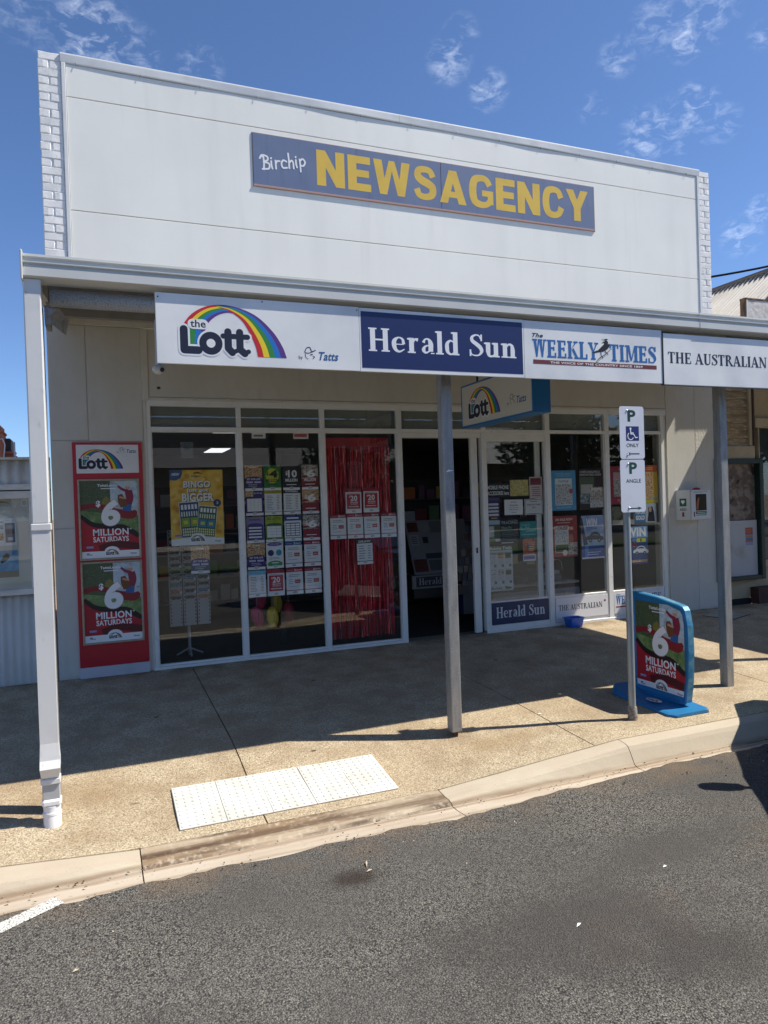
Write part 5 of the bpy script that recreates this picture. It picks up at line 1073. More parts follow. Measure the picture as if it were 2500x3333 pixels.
# kick panel newspaper plates
def kick(x0, x1, z0, z1, label, fn, base):
    t = thing('newspaper_plate', label, 'sign', ((x0+x1)/2, -.008, z0), 0, 'newspaper plates along the foot of the right shopfront')
    obj('panel', MB().bbox(x0, x1, -.008, -.003, z0, z1, base, .001), t); A = Art((x0, -.0085, z0)); fn(A, x1-x0, z1-z0); A.build('print', t)
kick(4.714, 5.584, .092, .372, 'navy Herald Sun plate at the foot of the right door', lambda A, w, h: A.serif('Herald Sun', .07*w, .30*h, .93*w, .80*h, ink('#d4d9de')), ink('#22375c', .35))
WPL = mat('white_plate', (.74, .745, .76), .4)
kick(5.690, 6.556, .075, .360, 'white plate reading THE AUSTRALIAN behind the blue tub', lambda A, w, h: (A.serif('THE AUSTRALIAN', .05*w, .40*h, .88*w, .66*h, ink('#202430')), A.disc(.93*w, .70*h, .018*w, ink('#8c2a2c'))), WPL)
kick(6.656, 7.545, .075, .360, 'white plate reading WEEKLY TIMES behind the parking pole', lambda A, w, h: (A.serif('WEEKLY TIMES', .03*w, .42*h, .92*w, .84*h, BLU, True), A.rect(.03*w, .28*h, .92*w, .34*h, ink('#8c2a2c')), A.text('The', .04*w, .86*h, .12*w, .94*h, NAVY, 0, .3)), WPL)

# ================================================================== THINGS INSIDE THE SHOP
cu = thing('foil_curtain', 'shimmering red foil fringe curtain filling the third window', 'curtain', (2.97, .09, .13))
FOIL = mat('red_foil', (.62, .010, .03), .33, .45, noise=(26, (.85, .08, .12, 1), .45, .75, (6, 1, 1)))
FOILD = mat('red_foil_band', (.50, .008, .02), .35, .4, noise=(5, (.3, .006, .015, 1), .4, .8))
hb = MB(); hb.bbox(2.566, 3.385, .085, .089, 2.40, 2.505, FOILD, .001); obj('header_band', hb, cu)
FO = [mat('red_foil_dark', (.10, .002, .006), .35, .4), FOIL, mat('red_foil_bright', (.95, .10, .14), .22, .55), mat('red_foil_glint', (1.0, .45, .42), .2, .5)]  # foil sparkle is put into the strand colours: dark, plain, bright, glint
fs = MB(); rn = random.Random(11); x = 2.568
while x < 3.40:
    wd = rn.uniform(.0028, .0075); y = .088+rn.uniform(-.012, .016); zb = .10+rn.uniform(0, .10)*(rn.random()**2); k = 24; vs = []; a = rn.uniform(-.9, .9); xo = x
    for i in range(k+1):
        z = 2.41-(2.41-zb)*i/k; a += rn.uniform(-.75, .75); a = max(-1.3, min(1.3, a)); yo = y+.006*math.sin(i*.9+x*40)+rn.uniform(-.004, .004); xo = x + (xo-x)*.8 + rn.uniform(-.003, .003)
        vs += [(xo-wd*math.cos(a)/2*1.1, yo-wd*math.sin(a)/2, z), (xo+wd*math.cos(a)/2*1.1, yo+wd*math.sin(a)/2, z)]
    fs.add(vs, [(2*i, 2*i+1, 2*i+3, 2*i+2) for i in range(k)], rn.choices(FO, (.26, .42, .25, .07))[0]); x += wd*rn.uniform(.40, .90)
so_ = obj('fringe', fs, cu); so_['kind'] = 'stuff'
obj('backing_cloth', MB().bbox(2.60, 3.33, .125, .127, .5, 2.40, mat('dark_red_cloth', (.22, .008, .016), .9), .0005), cu)
# sunglasses stand
sg = thing('sunglasses_stand', 'white sunglasses display stand with three slotted columns behind the first window', 'display stand', (1.0, .55, 0))
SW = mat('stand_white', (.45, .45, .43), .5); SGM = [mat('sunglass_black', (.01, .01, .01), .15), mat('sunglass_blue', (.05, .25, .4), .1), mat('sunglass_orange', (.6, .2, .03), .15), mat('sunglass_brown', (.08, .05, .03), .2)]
for c_ in range(3):
    xa = .785+.157*c_; m = MB(); m.bbox(xa, xa+.145, .50, .515, .37, 1.48, SW, .004)
    for i in range(26):
        z = .40+i*.042
        for xx in (xa+.012, xa+.128): m.box(xx, xx+.010, .4985, .4995, z, z+.020, BLACKM)
    co = obj('column', m, sg)
    for r in range(10):
        z = .70+r*.075; gm = SGM[0] if (c_, r) not in ((0, 2), (1, 3), (2, 0), (0, 1), (2, 1)) else SGM[{(0, 2): 1, (1, 3): 1, (2, 0): 2, (0, 1): 2, (2, 1): 1}[(c_, r)]]
        g_ = MB()
        for dx in (-.028, .028): g_.ellipsoid((xa+.0725+dx, .475, z), (.030, .008, .020), gm, 10, 6)
        g_.box(xa+.035, xa+.11, .468, .473, z+.009, z+.014, BLACKM); g_.box(xa+.016, xa+.020, .47, .51, z+.008, z+.013, BLACKM); g_.box(xa+.125, xa+.129, .47, .51, z+.008, z+.013, BLACKM)
        obj('sunglasses', g_, co)
        if r % 2: obj('price_tag', MB().box(xa+.118, xa+.138, .464, .466, z-.030, z-.004, PAPER), co)
obj('stem', MB().tube([(1.0, .56, .02), (1.0, .56, 1.5)], .018, SW, 8), sg)
for a in (0, 90, 180, 270): obj('foot', MB().tube([(1.0, .56, .10), (1.0+.15*math.cos(R(a)), .56+.15*math.sin(R(a)), .03)], .012, SW, 6), sg)
# footballs hanging on display
balls = [((1.79, .5, .40), '#e04070', 'pink football hanging low at the left under the leaflets'), ((1.975, .5, .38), '#f0cc20', 'yellow football hanging under the leaflets'), ((2.205, .62, .40), '#a82838', 'dim red football right of the yellow ones'), ((1.845, .58, .60), '#c03050', 'dark pink football hanging just below the leaflet grid'), ((2.065, .66, .53), '#b8a01c', 'dull yellow football behind the bright yellow one')]
for (c_, hx, lb) in balls:
    t = thing('football', lb, 'football', (c_[0], c_[1], c_[2]-.13), 0, 'footballs hanging in the window'); rot = Matrix.Rotation(R(random.uniform(-14, 8)), 3, 'Y')
    obj('ball', MB().ellipsoid(c_, (.072, .072, .128), mat('ball_'+hx.strip('#'), hx, .45), 18, 12, rot), t)
    A = Art((c_[0], c_[1]-.0725, c_[2])); A.ribbon([(0, .05), (.002, 0), (0, -.05)], [.006]*3, BLK, 2); A.build('lace', t)
    obj('string', MB().tube([(c_[0], c_[1], c_[2]+.12), (c_[0], c_[1], 1.2)], .003, SW, 5), t)
# black display post & counter shapes
t = thing('display_shelving', 'black display unit standing behind the leaflet window', 'shelving', (2.2, 1.3, 0))
sh = MB(); sh.bbox(2.12, 2.20, .72, .80, 0, 2.4, BLACKM); obj('upright', sh, t)
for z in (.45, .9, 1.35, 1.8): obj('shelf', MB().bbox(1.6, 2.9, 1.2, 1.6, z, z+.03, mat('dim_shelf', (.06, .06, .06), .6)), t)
COV = [ink(c) for c in ('#8c3038', '#b8b4a8', '#2c4c7c', '#c8a83c', '#3c3c44', '#6c8c5c', '#c8c8cc', '#7c4c6c', '#d0703c', '#486c84')]
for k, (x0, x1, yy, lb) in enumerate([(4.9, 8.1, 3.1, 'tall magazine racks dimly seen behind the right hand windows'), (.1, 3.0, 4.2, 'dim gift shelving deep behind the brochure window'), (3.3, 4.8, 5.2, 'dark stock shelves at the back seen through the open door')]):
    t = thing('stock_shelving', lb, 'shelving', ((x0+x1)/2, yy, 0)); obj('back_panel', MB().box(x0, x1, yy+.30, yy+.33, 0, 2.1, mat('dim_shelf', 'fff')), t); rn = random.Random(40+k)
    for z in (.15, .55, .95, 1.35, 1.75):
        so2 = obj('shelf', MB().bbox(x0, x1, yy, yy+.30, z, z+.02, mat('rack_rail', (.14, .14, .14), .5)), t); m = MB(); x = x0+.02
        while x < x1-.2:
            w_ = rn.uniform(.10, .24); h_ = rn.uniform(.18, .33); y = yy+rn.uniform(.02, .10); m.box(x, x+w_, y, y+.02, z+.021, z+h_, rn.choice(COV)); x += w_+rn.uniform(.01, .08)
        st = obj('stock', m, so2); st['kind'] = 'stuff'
# newspaper stand seen through the open doorway
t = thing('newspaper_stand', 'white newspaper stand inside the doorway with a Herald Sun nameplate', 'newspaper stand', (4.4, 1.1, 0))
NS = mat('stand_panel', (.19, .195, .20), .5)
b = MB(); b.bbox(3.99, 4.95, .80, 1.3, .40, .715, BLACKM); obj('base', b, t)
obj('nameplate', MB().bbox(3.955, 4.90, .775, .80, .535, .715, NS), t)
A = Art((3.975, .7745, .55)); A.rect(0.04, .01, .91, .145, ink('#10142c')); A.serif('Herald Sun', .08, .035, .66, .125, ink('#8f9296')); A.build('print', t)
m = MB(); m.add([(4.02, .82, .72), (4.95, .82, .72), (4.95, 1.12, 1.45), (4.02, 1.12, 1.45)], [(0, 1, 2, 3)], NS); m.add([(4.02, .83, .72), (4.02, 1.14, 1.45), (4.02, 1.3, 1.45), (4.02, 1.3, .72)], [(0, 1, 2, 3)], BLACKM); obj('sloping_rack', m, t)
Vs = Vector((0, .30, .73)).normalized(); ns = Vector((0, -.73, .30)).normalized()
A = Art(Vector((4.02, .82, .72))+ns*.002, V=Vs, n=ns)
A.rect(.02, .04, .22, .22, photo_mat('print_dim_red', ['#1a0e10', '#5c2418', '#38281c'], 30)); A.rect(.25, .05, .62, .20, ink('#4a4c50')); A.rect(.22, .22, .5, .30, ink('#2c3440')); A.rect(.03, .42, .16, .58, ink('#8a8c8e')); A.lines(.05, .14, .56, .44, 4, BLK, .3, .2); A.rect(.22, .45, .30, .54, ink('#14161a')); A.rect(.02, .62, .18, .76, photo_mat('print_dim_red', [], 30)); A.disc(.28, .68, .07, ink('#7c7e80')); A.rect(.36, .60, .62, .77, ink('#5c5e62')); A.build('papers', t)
# card rack half hidden by the door stile
t = thing('card_rack', 'stepped rack of greeting cards just inside the sliding door', 'card rack', (4.75, .75, 0))
for r in range(7):
    z = .60+.11*r; xl = 4.60+.035*r
    m = MB(); m.bbox(xl, 5.05, .72+.02*r, .735+.02*r, z, z+.012, mat('rack_rail', (.14, .14, .14), .5)); ro = obj('rail', m, t)
    xx = xl+.004
    while xx < 5.0:
        cc = random.choice([(.20, .20, .21), (.14, .15, .17), (.26, .25, .24), (.12, .08, .07), (.08, .10, .14)]); obj('card', MB().box(xx, xx+.066, .712+.02*r, .715+.02*r, z+.012, z+.10, mat('card_%d' % int(cc[0]*100), cc, .5)), ro); xx += .082
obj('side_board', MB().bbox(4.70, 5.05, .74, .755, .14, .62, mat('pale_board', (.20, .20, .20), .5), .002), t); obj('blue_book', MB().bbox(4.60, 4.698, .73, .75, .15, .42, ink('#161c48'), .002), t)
obj('leaflet_pocket', MB().bbox(4.615, 4.74, .70, .715, .42, .54, mat('pocket_brown', (.16, .12, .11), .5), .002), t)
# table of goods behind the right windows
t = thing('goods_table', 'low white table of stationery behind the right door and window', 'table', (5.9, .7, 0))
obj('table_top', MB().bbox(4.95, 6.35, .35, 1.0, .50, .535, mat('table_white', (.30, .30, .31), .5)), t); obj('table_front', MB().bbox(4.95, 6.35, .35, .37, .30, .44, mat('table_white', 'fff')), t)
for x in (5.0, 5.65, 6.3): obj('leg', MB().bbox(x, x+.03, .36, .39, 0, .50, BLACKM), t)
for k, (x, w_, h_, c) in enumerate([(5.10, .20, .05, '#3a3c40'), (5.36, .18, .09, '#24282c'), (5.80, .30, .10, '#4a5664'), (5.83, .24, .05, '#8a93a0')]):
    z = .536 if k < 3 else .637; o = centre(obj('stationery_box', MB().bbox(x, x+w_, .42, .62, z, z+h_, ink(c)))); tag(o, ['flat dark box at the left of the goods table', 'dark taller box left of centre on the goods table', 'blue grey paper stack on the goods table under a wire handle', 'pale paper ream on top of the blue grey stack'][k], 'box', 'boxes on the goods table')
obj('wire_handle', MB().tube([(5.74, .41, .66), (5.76, .41, .80), (5.83, .41, .84), (6.05, .41, .84), (6.10, .41, .80), (6.11, .41, .70)], .007, mat('pale_wire', (.4, .4, .4), .4), 6), t)
for k, (x, w_, z0, z1, c) in enumerate([(5.25, .26, .80, .92, '#9a8a14'), (5.66, .12, .78, .90, '#a89414'), (5.93, .18, .76, .90, '#a03a50')]): tag(centre(obj('coloured_card', MB().bbox(x, x+w_, .60, .61, z0, z1, ink(c), .001))), ['mustard yellow card behind the right door glass', 'small yellow card behind the red magazine poster', 'pink card below the red magazine poster'][k], 'card')

# ================================================================== STREET THINGS IN FRONT
# parking sign
t = thing('parking_sign', 'galvanised pole with two white parking plates, accessible P above P ANGLE', 'parking sign', (4.085, -3.335, surf(4.09, -3.33)))
POLE = mat('dull_pole_steel', (.36, .39, .38), .5, .4, noise=(30, (.26, .28, .28, 1), .45, .7, (1, 1, .2)))
zb = surf(4.09, -3.33); obj('pole', MB().tube([(4.080, -3.335, zb+.10), (4.080, -3.335, 2.41)], .0285, POLE, 20), t)
obj('ground_socket', MB().tube([(4.080, -3.335, zb-.02), (4.081, -3.335, zb+.06), (4.079, -3.335, zb+.10), (4.080, -3.335, zb+.11)], [.040, .038, .037, .031], mat('chipped_socket', (.30, .28, .25), .8, noise=(50, (.12, .08, .05, 1), .45, .65), bump=(60, .5, .004)), 16), t)
PW = mat('white_reflective_sheet', (.70, .72, .78), .4, noise=(6, (.62, .64, .70, 1), .45, .8))
def rrect(x0, x1, z0, z1, r, n=5):
    P = []
    for cx, cz, a in ((x1-r, z0+r, -90), (x1-r, z1-r, 0), (x0+r, z1-r, 90), (x0+r, z0+r, 180)): P += [(cx+r*math.cos(R(a+90*i/n)), cz+r*math.sin(R(a+90*i/n))) for i in range(n+1)]
    return P
GRN = ink('#1d4a38')
for kk, (x0, x1, z0, z1) in enumerate(((4.004, 4.254, 1.999, 2.429), (3.998, 4.250, 1.562, 1.992))):
    m = MB(); m.extrude(rrect(x0, x1, z0, z1, .022), -3.3720, -3.3700, 'y', PW); pl = obj('plate', m, t); A = Art((x0, -3.3725, z0)); w_, h_ = x1-x0, z1-z0
    if kk == 0:
        A.text('P', .33*w_, .71*h_, .66*w_, .93*h_, ink('#1b3a34'), .035); A.rect(.25*w_, .345*h_, .78*w_, .62*h_, ink('#1c2a6c'))
        A.disc(.44*w_, .575*h_, .037*w_, WHT); A.stroke([(.44*w_, .55*h_), (.45*w_, .475*h_), (.56*w_, .475*h_), (.64*w_, .405*h_), (.71*w_, .41*h_)], .034*w_, WHT); A.stroke([(.45*w_, .50*h_), (.555*w_, .50*h_)], .022*w_, WHT); A.ring(.44*w_, .435*h_, .105*w_, .132*w_, WHT, 125, 335)
        A.text('ONLY', .26*w_, .225*h_, .76*w_, .295*h_, BLK, .005); A.build('print', pl); A = Art((x0, -3.3725, z0)); A.poly([(.24*w_, .095*h_), (.42*w_, .13*h_), (.36*w_, .095*h_), (.42*w_, .06*h_)], ink('#1b3a34')); A.rect(.36*w_, .085*h_, .78*w_, .106*h_, ink('#1b3a34'))
    else:
        A.text('P', .36*w_, .73*h_, .68*w_, .95*h_, GRN, .035); A.text('ANGLE', .22*w_, .56*h_, .83*w_, .632*h_, BLK, .005); A.build('print', pl); A = Art((x0, -3.3725, z0)); A.poly([(.84*w_, .07*h_), (.66*w_, .105*h_), (.72*w_, .07*h_), (.66*w_, .035*h_)], GRN); A.rect(.27*w_, .06*h_, .72*w_, .081*h_, GRN)
    A.build('arrow', pl)
    for zz in (z1-.035, z0+.035): obj('bolt', MB().ellipsoid((4.082+(x0-4.004)*.3, -3.374, zz), (.009, .005, .009), mat('bright_bolt', (.7, .7, .7), .3, .7), 8, 6), pl)
for zz in (1.64, 1.92, 2.08, 2.36): obj('clamp', MB().bbox(4.040, 4.120, -3.368, -3.300, zz-.012, zz+.012, POLE, .004), t)
# pavement swing sign
t = thing('pavement_sign', 'blue framed pavement sign with lottery poster standing on a blue base', 'pavement sign', (4.60, -3.08, surf(4.6, -3.08)), 0)
BLUP = mat('blue_moulded_plastic', (.018, .19, .42), .38, noise=(6, (.022, .16, .35, 1), .4, .8)); EDG = mat('worn_chrome_edge', (.16, .36, .46), .3, .2, noise=(12, (.05, .24, .42, 1), .45, .6))
zg = surf(4.6, -3.0)
m = MB(); NB = 12; vs = []
for i in range(NB+1):
    y = -3.47+.80*i/NB; e = abs(i-NB/2)/(NB/2); hgt = .028+.05*max(0, (i-NB*.72)/(NB*.28))**1.5; inset = .05*max(0, e-.85)/.15; zz = surf(4.6, y)
    for x in (4.375, 4.82): s_ = 1 if x < 4.6 else -1; vs += [(x+s_*inset, y, zz+.004), (x+s_*(inset+.004), y, zz+hgt*.7), (x+s_*(inset+.035), y, zz+hgt)]
q = []
for i in range(NB):
    a = 6*i; b_ = 6*(i+1); q += [(a, a+1, b_+1, b_), (a+1, a+2, b_+2, b_+1), (a+2, a+5, b_+5, b_+2), (a+5, a+4, b_+4, b_+5), (a+4, a+3, b_+3, b_+4)]
q += [(0, 1, 2, 5, 4, 3), (6*NB, 6*NB+1, 6*NB+2, 6*NB+5, 6*NB+4, 6*NB+3)]; m.add(vs, q, BLUP, False); obj('base', m, t)
yn, yf, xf = -3.40, -2.69, 4.640
prof = [(yn+.04, zg+.05), (yn+.012, .10), (yn-.002, .35), (yn+.004, .58), (yn+.030, .705), (yn+.055, .735), (yn+.10, .748), (-3.05, .790), (yf+.02, .818), (yf, .80), (yf-.01, .40), (yf+.01, zg+.05)]
def ring_off(pr, d_):
    c_ = (sum(p[0] for p in pr)/len(pr), sum(p[1] for p in pr)/len(pr)); return [(p[0]+(c_[0]-p[0])/abs(c_[0]-p[0]+1e-9)*min(d_, abs(c_[0]-p[0])), p[1]+(c_[1]-p[1])/abs(c_[1]-p[1]+1e-9)*min(d_, abs(c_[1]-p[1]))) for p in pr]
m = MB(); n = len(prof); L0 = [(4.645, y, z) for y, z in ring_off(prof, .045)]; L1 = [(4.625, y, z) for y, z in ring_off(prof, .008)]; L2 = [(4.635, y, z) for y, z in prof]; L3 = [(4.695, y, z) for y, z in prof]; L4 = [(4.705, y, z) for y, z in ring_off(prof, .008)]; L5 = [(4.685, y, z) for y, z in ring_off(prof, .045)]
for ra, rb_, mm in ((L0, L1, BLUP), (L1, L2, BLUP), (L2, L3, EDG), (L3, L4, BLUP), (L4, L5, BLUP)):
    m.add(ra+rb_, [(i, (i+1) % n, n+(i+1) % n, n+i) for i in range(n)], mm)
m.add(L0, [tuple(range(n))], BLUP); m.add(L5, [tuple(range(n))], BLUP); obj('frame', m, t)
A = Art((4.6430, -2.755, -.065), U=(0, -1, 0), n=(-1, 0, 0)); six_poster(A, .590, .795); A.build('poster', t)
obj('spigot', MB().bbox(4.63, 4.70, -3.30, -2.80, zg+.02, zg+.09, BLUP), t)
A = Art((4.43, -3.02, surf(4.5, -3.1)+.042), U=(0, -1, 0), V=(1, 0, 0), n=(0, .045, 1)); A.disc(.10, .07, .085, WHT, .045); lott(A, .045, .045, .115, small=True); A.build('base_badge', t)
# blue tub
m = MB(); BT = mat('blue_tub_plastic', (.012, .12, .55), .3)
def tub(r0, z): return [(5.865+sx*(r0*.115-.02)+.02*r0*math.cos(t_), -.155+sy*(r0*.085-.02)+.02*r0*math.sin(t_), z) for sx, sy, a in ((1, 1, 0), (-1, 1, 90), (-1, -1, 180), (1, -1, 270)) for t_ in [R(a+30*i) for i in range(4)]]
rings = [tub(.82, -.004), tub(.90, .05), tub(.98, .108), tub(1.08, .112), tub(1.08, .118), tub(.95, .116), tub(.80, .006)]
n = 16; m.add([p for r in rings for p in r], [(j*n+i, j*n+(i+1) % n, (j+1)*n+(i+1) % n, (j+1)*n+i) for j in range(6) for i in range(n)], BT, False); m.add(rings[-1], [tuple(range(n))], BT); m.add(rings[0], [tuple(range(n))], BT)
tag(centre(obj('plastic_tub', m)), 'small bright blue plastic tub against the foot of the right window', 'tub')
# AED cabinet
t = thing('defibrillator_cabinet', 'white AED wall cabinet with a dark window on the right wall', 'cabinet', (8.0, -.1, 1.32))
CW = mat('white_cabinet', (.68, .70, .70), .35)
b = MB(); b.add([(7.802, -.006, 1.325), (7.875, -.20, 1.322), (8.262, -.20, 1.322), (8.262, -.006, 1.325), (7.802, -.006, 1.752), (7.875, -.20, 1.752), (8.262, -.20, 1.752), (8.262, -.006, 1.752)], [(0, 1, 2, 3), (4, 5, 6, 7), (0, 1, 5, 4), (1, 2, 6, 5), (2, 3, 7, 6), (3, 0, 4, 7)], CW); obj('case', b, t)
dd = MB(); dd.bbox(7.885, 8.255, -.215, -.202, 1.330, 1.745, CW, .006); do = obj('door', dd, t)
obj('door_window', MB().bbox(7.965, 8.165, -.2185, -.2155, 1.455, 1.690, mat('dark_door_glass', (.03, .025, .022), .1), .002), do)
A = Art((0, -.2190, 0)); A.ribbon([(7.99, 1.47), (8.0, 1.56), (8.02, 1.64)], [.035, .04, .025], ink('#a85a28'), 3); A.build('orange_reflection', do); A = Art((0, -.2153, 0))  # orange ribbon is a reflection painted onto the door window
A.rect(7.965, 1.408, 8.165, 1.445, ink('#1c6a46')); A.rect(7.99, 1.424, 8.14, 1.430, WHT); A.rect(7.965, 1.385, 8.165, 1.396, ink('#1c6a46')); A.rect(7.925, 1.37, 7.948, 1.44, ink('#8c3038')); A.rect(7.93, 1.715, 8.19, 1.722, GREY); A.build('print', do)
sd_ = Vector((7.875-7.802, -.20+.006, 0)).normalized(); nn2 = Vector((sd_.y, -sd_.x, 0))
A = Art(Vector((7.802, -.006, 1.322))+nn2*.002, U=sd_, n=nn2); A.rect(.055, .20, .155, .31, ink('#14604a')); A.fan([(.105, .225), (.075, .265), (.09, .29), (.105, .28), (.12, .29), (.135, .265)], WHT); A.text('AED', .055, .135, .155, .17, BLK, .02); A.rect(.09, .05, .12, .115, ink('#8c2a30')); A.build('side_print', t)
obj('alarm_cap', MB().ellipsoid((8.06, -.14, 1.757), (.062, .05, .03), mat('red_alarm', (.30, .012, .015), .3), 16, 8), t)
# security sensor on the fascia behind the first sign
t = thing('security_camera', 'small round white security camera under the left end of the lottery sign', 'security camera', (.46, -2.98, 2.66))
CW2 = mat('camera_white', (.5, .5, .48), .4)
obj('housing', MB().ellipsoid((.455, -2.98, 2.665), (.045, .045, .036), CW2, 16, 10), t); obj('lens', MB().ellipsoid((.472, -3.018, 2.655), (.016, .012, .016), BLACKM, 10, 8), t); obj('mount', MB().tube([(.45, -2.98, 2.69), (.45, -2.98, 3.0)], .014, CW2, 8), t)
obj('fixing', MB().ellipsoid((.708, -.006, 3.024), (.02, .008, .016), mat('brown_rust_spot', (.08, .06, .045), .8), 8, 6), shop, False)
# litter
LF = mat('dry_leaf', (.50, .42, .30), .8); WL = mat('white_litter', (.8, .8, .78), .6)
for k, (x, y, a, L, mm, lb) in enumerate([(2.74, -5.11, .1, .03, WL, 'white scrap of litter on the asphalt at the right'), (2.0, -5.36, .4, .04, WL, 'pale bent straw on the asphalt below the centre'), (1.32, -4.42, 1.2, .07, LF, 'dry leaf stalk on the asphalt near the kerb'), (1.30, -4.47, .2, .04, LF, 'short dry stalk beside the leaf stalk near the kerb'), (-.15, -4.72, .3, .03, LF, 'small pale leaf near the painted line'), (.62, -2.35, .9, .05, LF, 'thin dry leaf on the shaded path left of centre'), (3.45, -2.9, .1, .04, WL, 'white scrap on the sunlit path beside the centre post')]):
    z = ROADZ+.006 if y < -4.05 else surf(x, y)+.004; m = MB(); d = Vector((math.cos(a), math.sin(a))); p = Vector((-d.y, d.x))*.006
    m.add([(x, y, z), (x+d.x*L*.5+p.x, y+d.y*L*.5+p.y, z+.008), (x+d.x*L, y+d.y*L, z+.002), (x+d.x*L*.5-p.x, y+d.y*L*.5-p.y, z+.004)], [(0, 1, 2), (0, 2, 3)], mm); tag(centre(obj('litter_scrap' if mm is WL else 'dry_leaf', m)), lb, 'litter' if mm is WL else 'leaf')

GRIT = MB(); rn = random.Random(77)
for i in range(420):
    x = rn.uniform(-1.2, 5.4); y = rn.choice([rn.gauss(-3.90, .035), rn.gauss(-4.08, .06), rn.gauss(-4.25, .14)]); r_ = rn.uniform(.003, .008); z = (ROADZ-.010 if y > -4.06 else ROADZ+.001)
    p = [Vector((x+rn.uniform(-1, 1)*r_, y+rn.uniform(-1, 1)*r_, z+k_)) for k_ in (0, 0, 0, r_*1.1)]; p[0].x -= r_; p[1].x += r_; p[2].y += r_
    GRIT.add(p, [(0, 1, 2), (0, 1, 3), (1, 2, 3), (2, 0, 3)], rn.choice([LF, mat('grit_stone', (.22, .19, .15), .9), mat('grit_dark', (.07, .05, .035), .9)]))
o = obj('loose_gravel', GRIT); o['kind'] = 'stuff'; tag(o, 'loose grit and dry bits gathered along the kerb channel', 'grit')

# ================================================================== LEFT NEIGHBOUR: corrugated wall with noticeboard, brick building behind
def corrugated(x0, x1, z0, z1, y, m, pitch=.076, amp=.009, n=6):
    b = MB(); N_ = max(2, int((x1-x0)/pitch*n)); v = []
    for i in range(N_+1):
        x = x0+(x1-x0)*i/N_; yy = y+amp*math.cos(2*math.pi*x/pitch); v += [(x, yy, z0), (x, yy, z1), (x, yy+.002, z0), (x, yy+.002, z1)]
    return b.add(v, [(4*i, 4*i+4, 4*i+5, 4*i+1) for i in range(N_)]+[(4*i+2, 4*i+3, 4*i+7, 4*i+6) for i in range(N_)]+[(4*i+1, 4*i+5, 4*i+7, 4*i+3) for i in range(N_)], m, True)
FEN = mat('grey_painted_iron', (.66, .635, .57), .6, noise=[(3, (.56, .54, .48, 1), .4, .8), (12, (.70, .68, .61, 1), .5, .8, (1, 1, .15))])
t = thing('corrugated_fence', 'grey corrugated iron fence with timber rails beside the left end of the shop', 'fence', (-2.6, .05, -.02))
obj('iron_sheet', corrugated(-5.0, -.385, 2.02, 2.268, .06, FEN, .105, .013), t); obj('iron_sheet', corrugated(-5.0, -.385, -.05, .912, .06, FEN, .076, .008), t)
WT = mat('weathered_white_timber', (.76, .74, .67), .7, noise=[(10, (.42, .40, .36, 1), .5, .8, (.3, 1, 1)), (60, (.10, .08, .06, 1), .70, .76, (.25, 1, 1))])
obj('cap_rail', MB().bbox(-5.0, -.385, .0, .12, 2.268, 2.292, FEN, .004), t)
for z0, z1 in ((1.962, 2.022), (1.875, 1.950), (.905, .965)): obj('rail', MB().bbox(-5.0, -.385, .01-.02*(z0 < 1.9), .05, z0, z1, WT, .005), t)
obj('backing_board', MB().box(-5.0, -.385, .075, .10, -.05, 2.265, mat('dark_timber', (.08, .07, .06), .9)), t)
t = thing('noticeboard', 'pale glazed noticeboard with pinned papers on the grey fence', 'noticeboard', (-1.2, .04, .96))
obj('board', MB().box(-2.0, -.590, .030, .050, .965, 1.877, mat('pale_board_back', (.66, .63, .55), .8, noise=(4, (.56, .53, .46, 1), .4, .8))), t)
for a in ((-.590, -.560, .965, 1.877), (-2.03, -2.0, .965, 1.877)): obj('frame', MB().bbox(a[0], a[1], .0, .05, a[2], a[3], WT, .004), t)
obj('glass', MB().box(-2.0, -.590, .018, .0185, .965, 1.877, GLASS), t)
def pap(x0, x1, z0, z1, lb, fn, base=None): paper('pinned_paper', x0, x1, z0, z1, lb, 'notice', fn, 'papers pinned in the fence noticeboard', R(random.uniform(-1, 1)), base, .027)
pap(-.965, -.822, 1.405, 1.68, 'pinned sheet with small pictures cut by the left edge of the photo', lambda A, w, h: (A.rect(.55*w, .85*h, .95*w, .88*h, GREY), A.rect(.5*w, .62*h, .95*w, .74*h, PH_BW), A.rect(.5*w, .2*h, .95*w, .45*h, PH_WARM)))
pap(-.819, -.716, 1.408, 1.68, 'pinned sheet with a grey blue form under a heading', lambda A, w, h: (A.text('NOTICE', .1*w, .90*h, .9*w, .94*h, GREY), A.rect(.05*w, .10*h, .90*w, .82*h, ink('#5f6e7a')), A.rect(.12*w, .62*h, .8*w, .76*h, ink('#98a4ac')), A.rect(.1*w, .42*h, .85*w, .58*h, ink('#39485a')), A.rect(.25*w, .18*h, .7*w, .30*h, ink('#c8ccce'))))
pap(-1.05, -.703, 1.085, 1.355, 'blue sky and beach photo poster with a dark bird on the noticeboard', lambda A, w, h: (A.rect(0, 0, w, h, photo_mat('print_sea_sky', ['#3f7ea8', '#5c9cc0', '#86b8cc'], 6)), A.rect(0, 0, w, .22*h, ink('#8a7f68')), A.ribbon([(.55*w, .55*h), (.68*w, .75*h), (.72*w, .9*h)], [.05*w, .16*w, .08*w], BLK, 3)))
pap(-.95, -.75, 1.80, 1.875, 'torn paper with yellow leaf drawing at the top of the noticeboard', lambda A, w, h: (A.ribbon([(.2*w, .3*h), (.5*w, .6*h), (.9*w, .4*h)], [.1*h, .25*h, .1*h], ink('#8a7030'), 3)), mat('dull_paper', (.45, .43, .38), .7))
pap(-.660, -.612, 1.80, 1.86, 'small blank square label at the top right of the noticeboard', lambda A, w, h: A.rect(.1*w, .1*h, .9*w, .9*h, ink('#b9b8b4')))
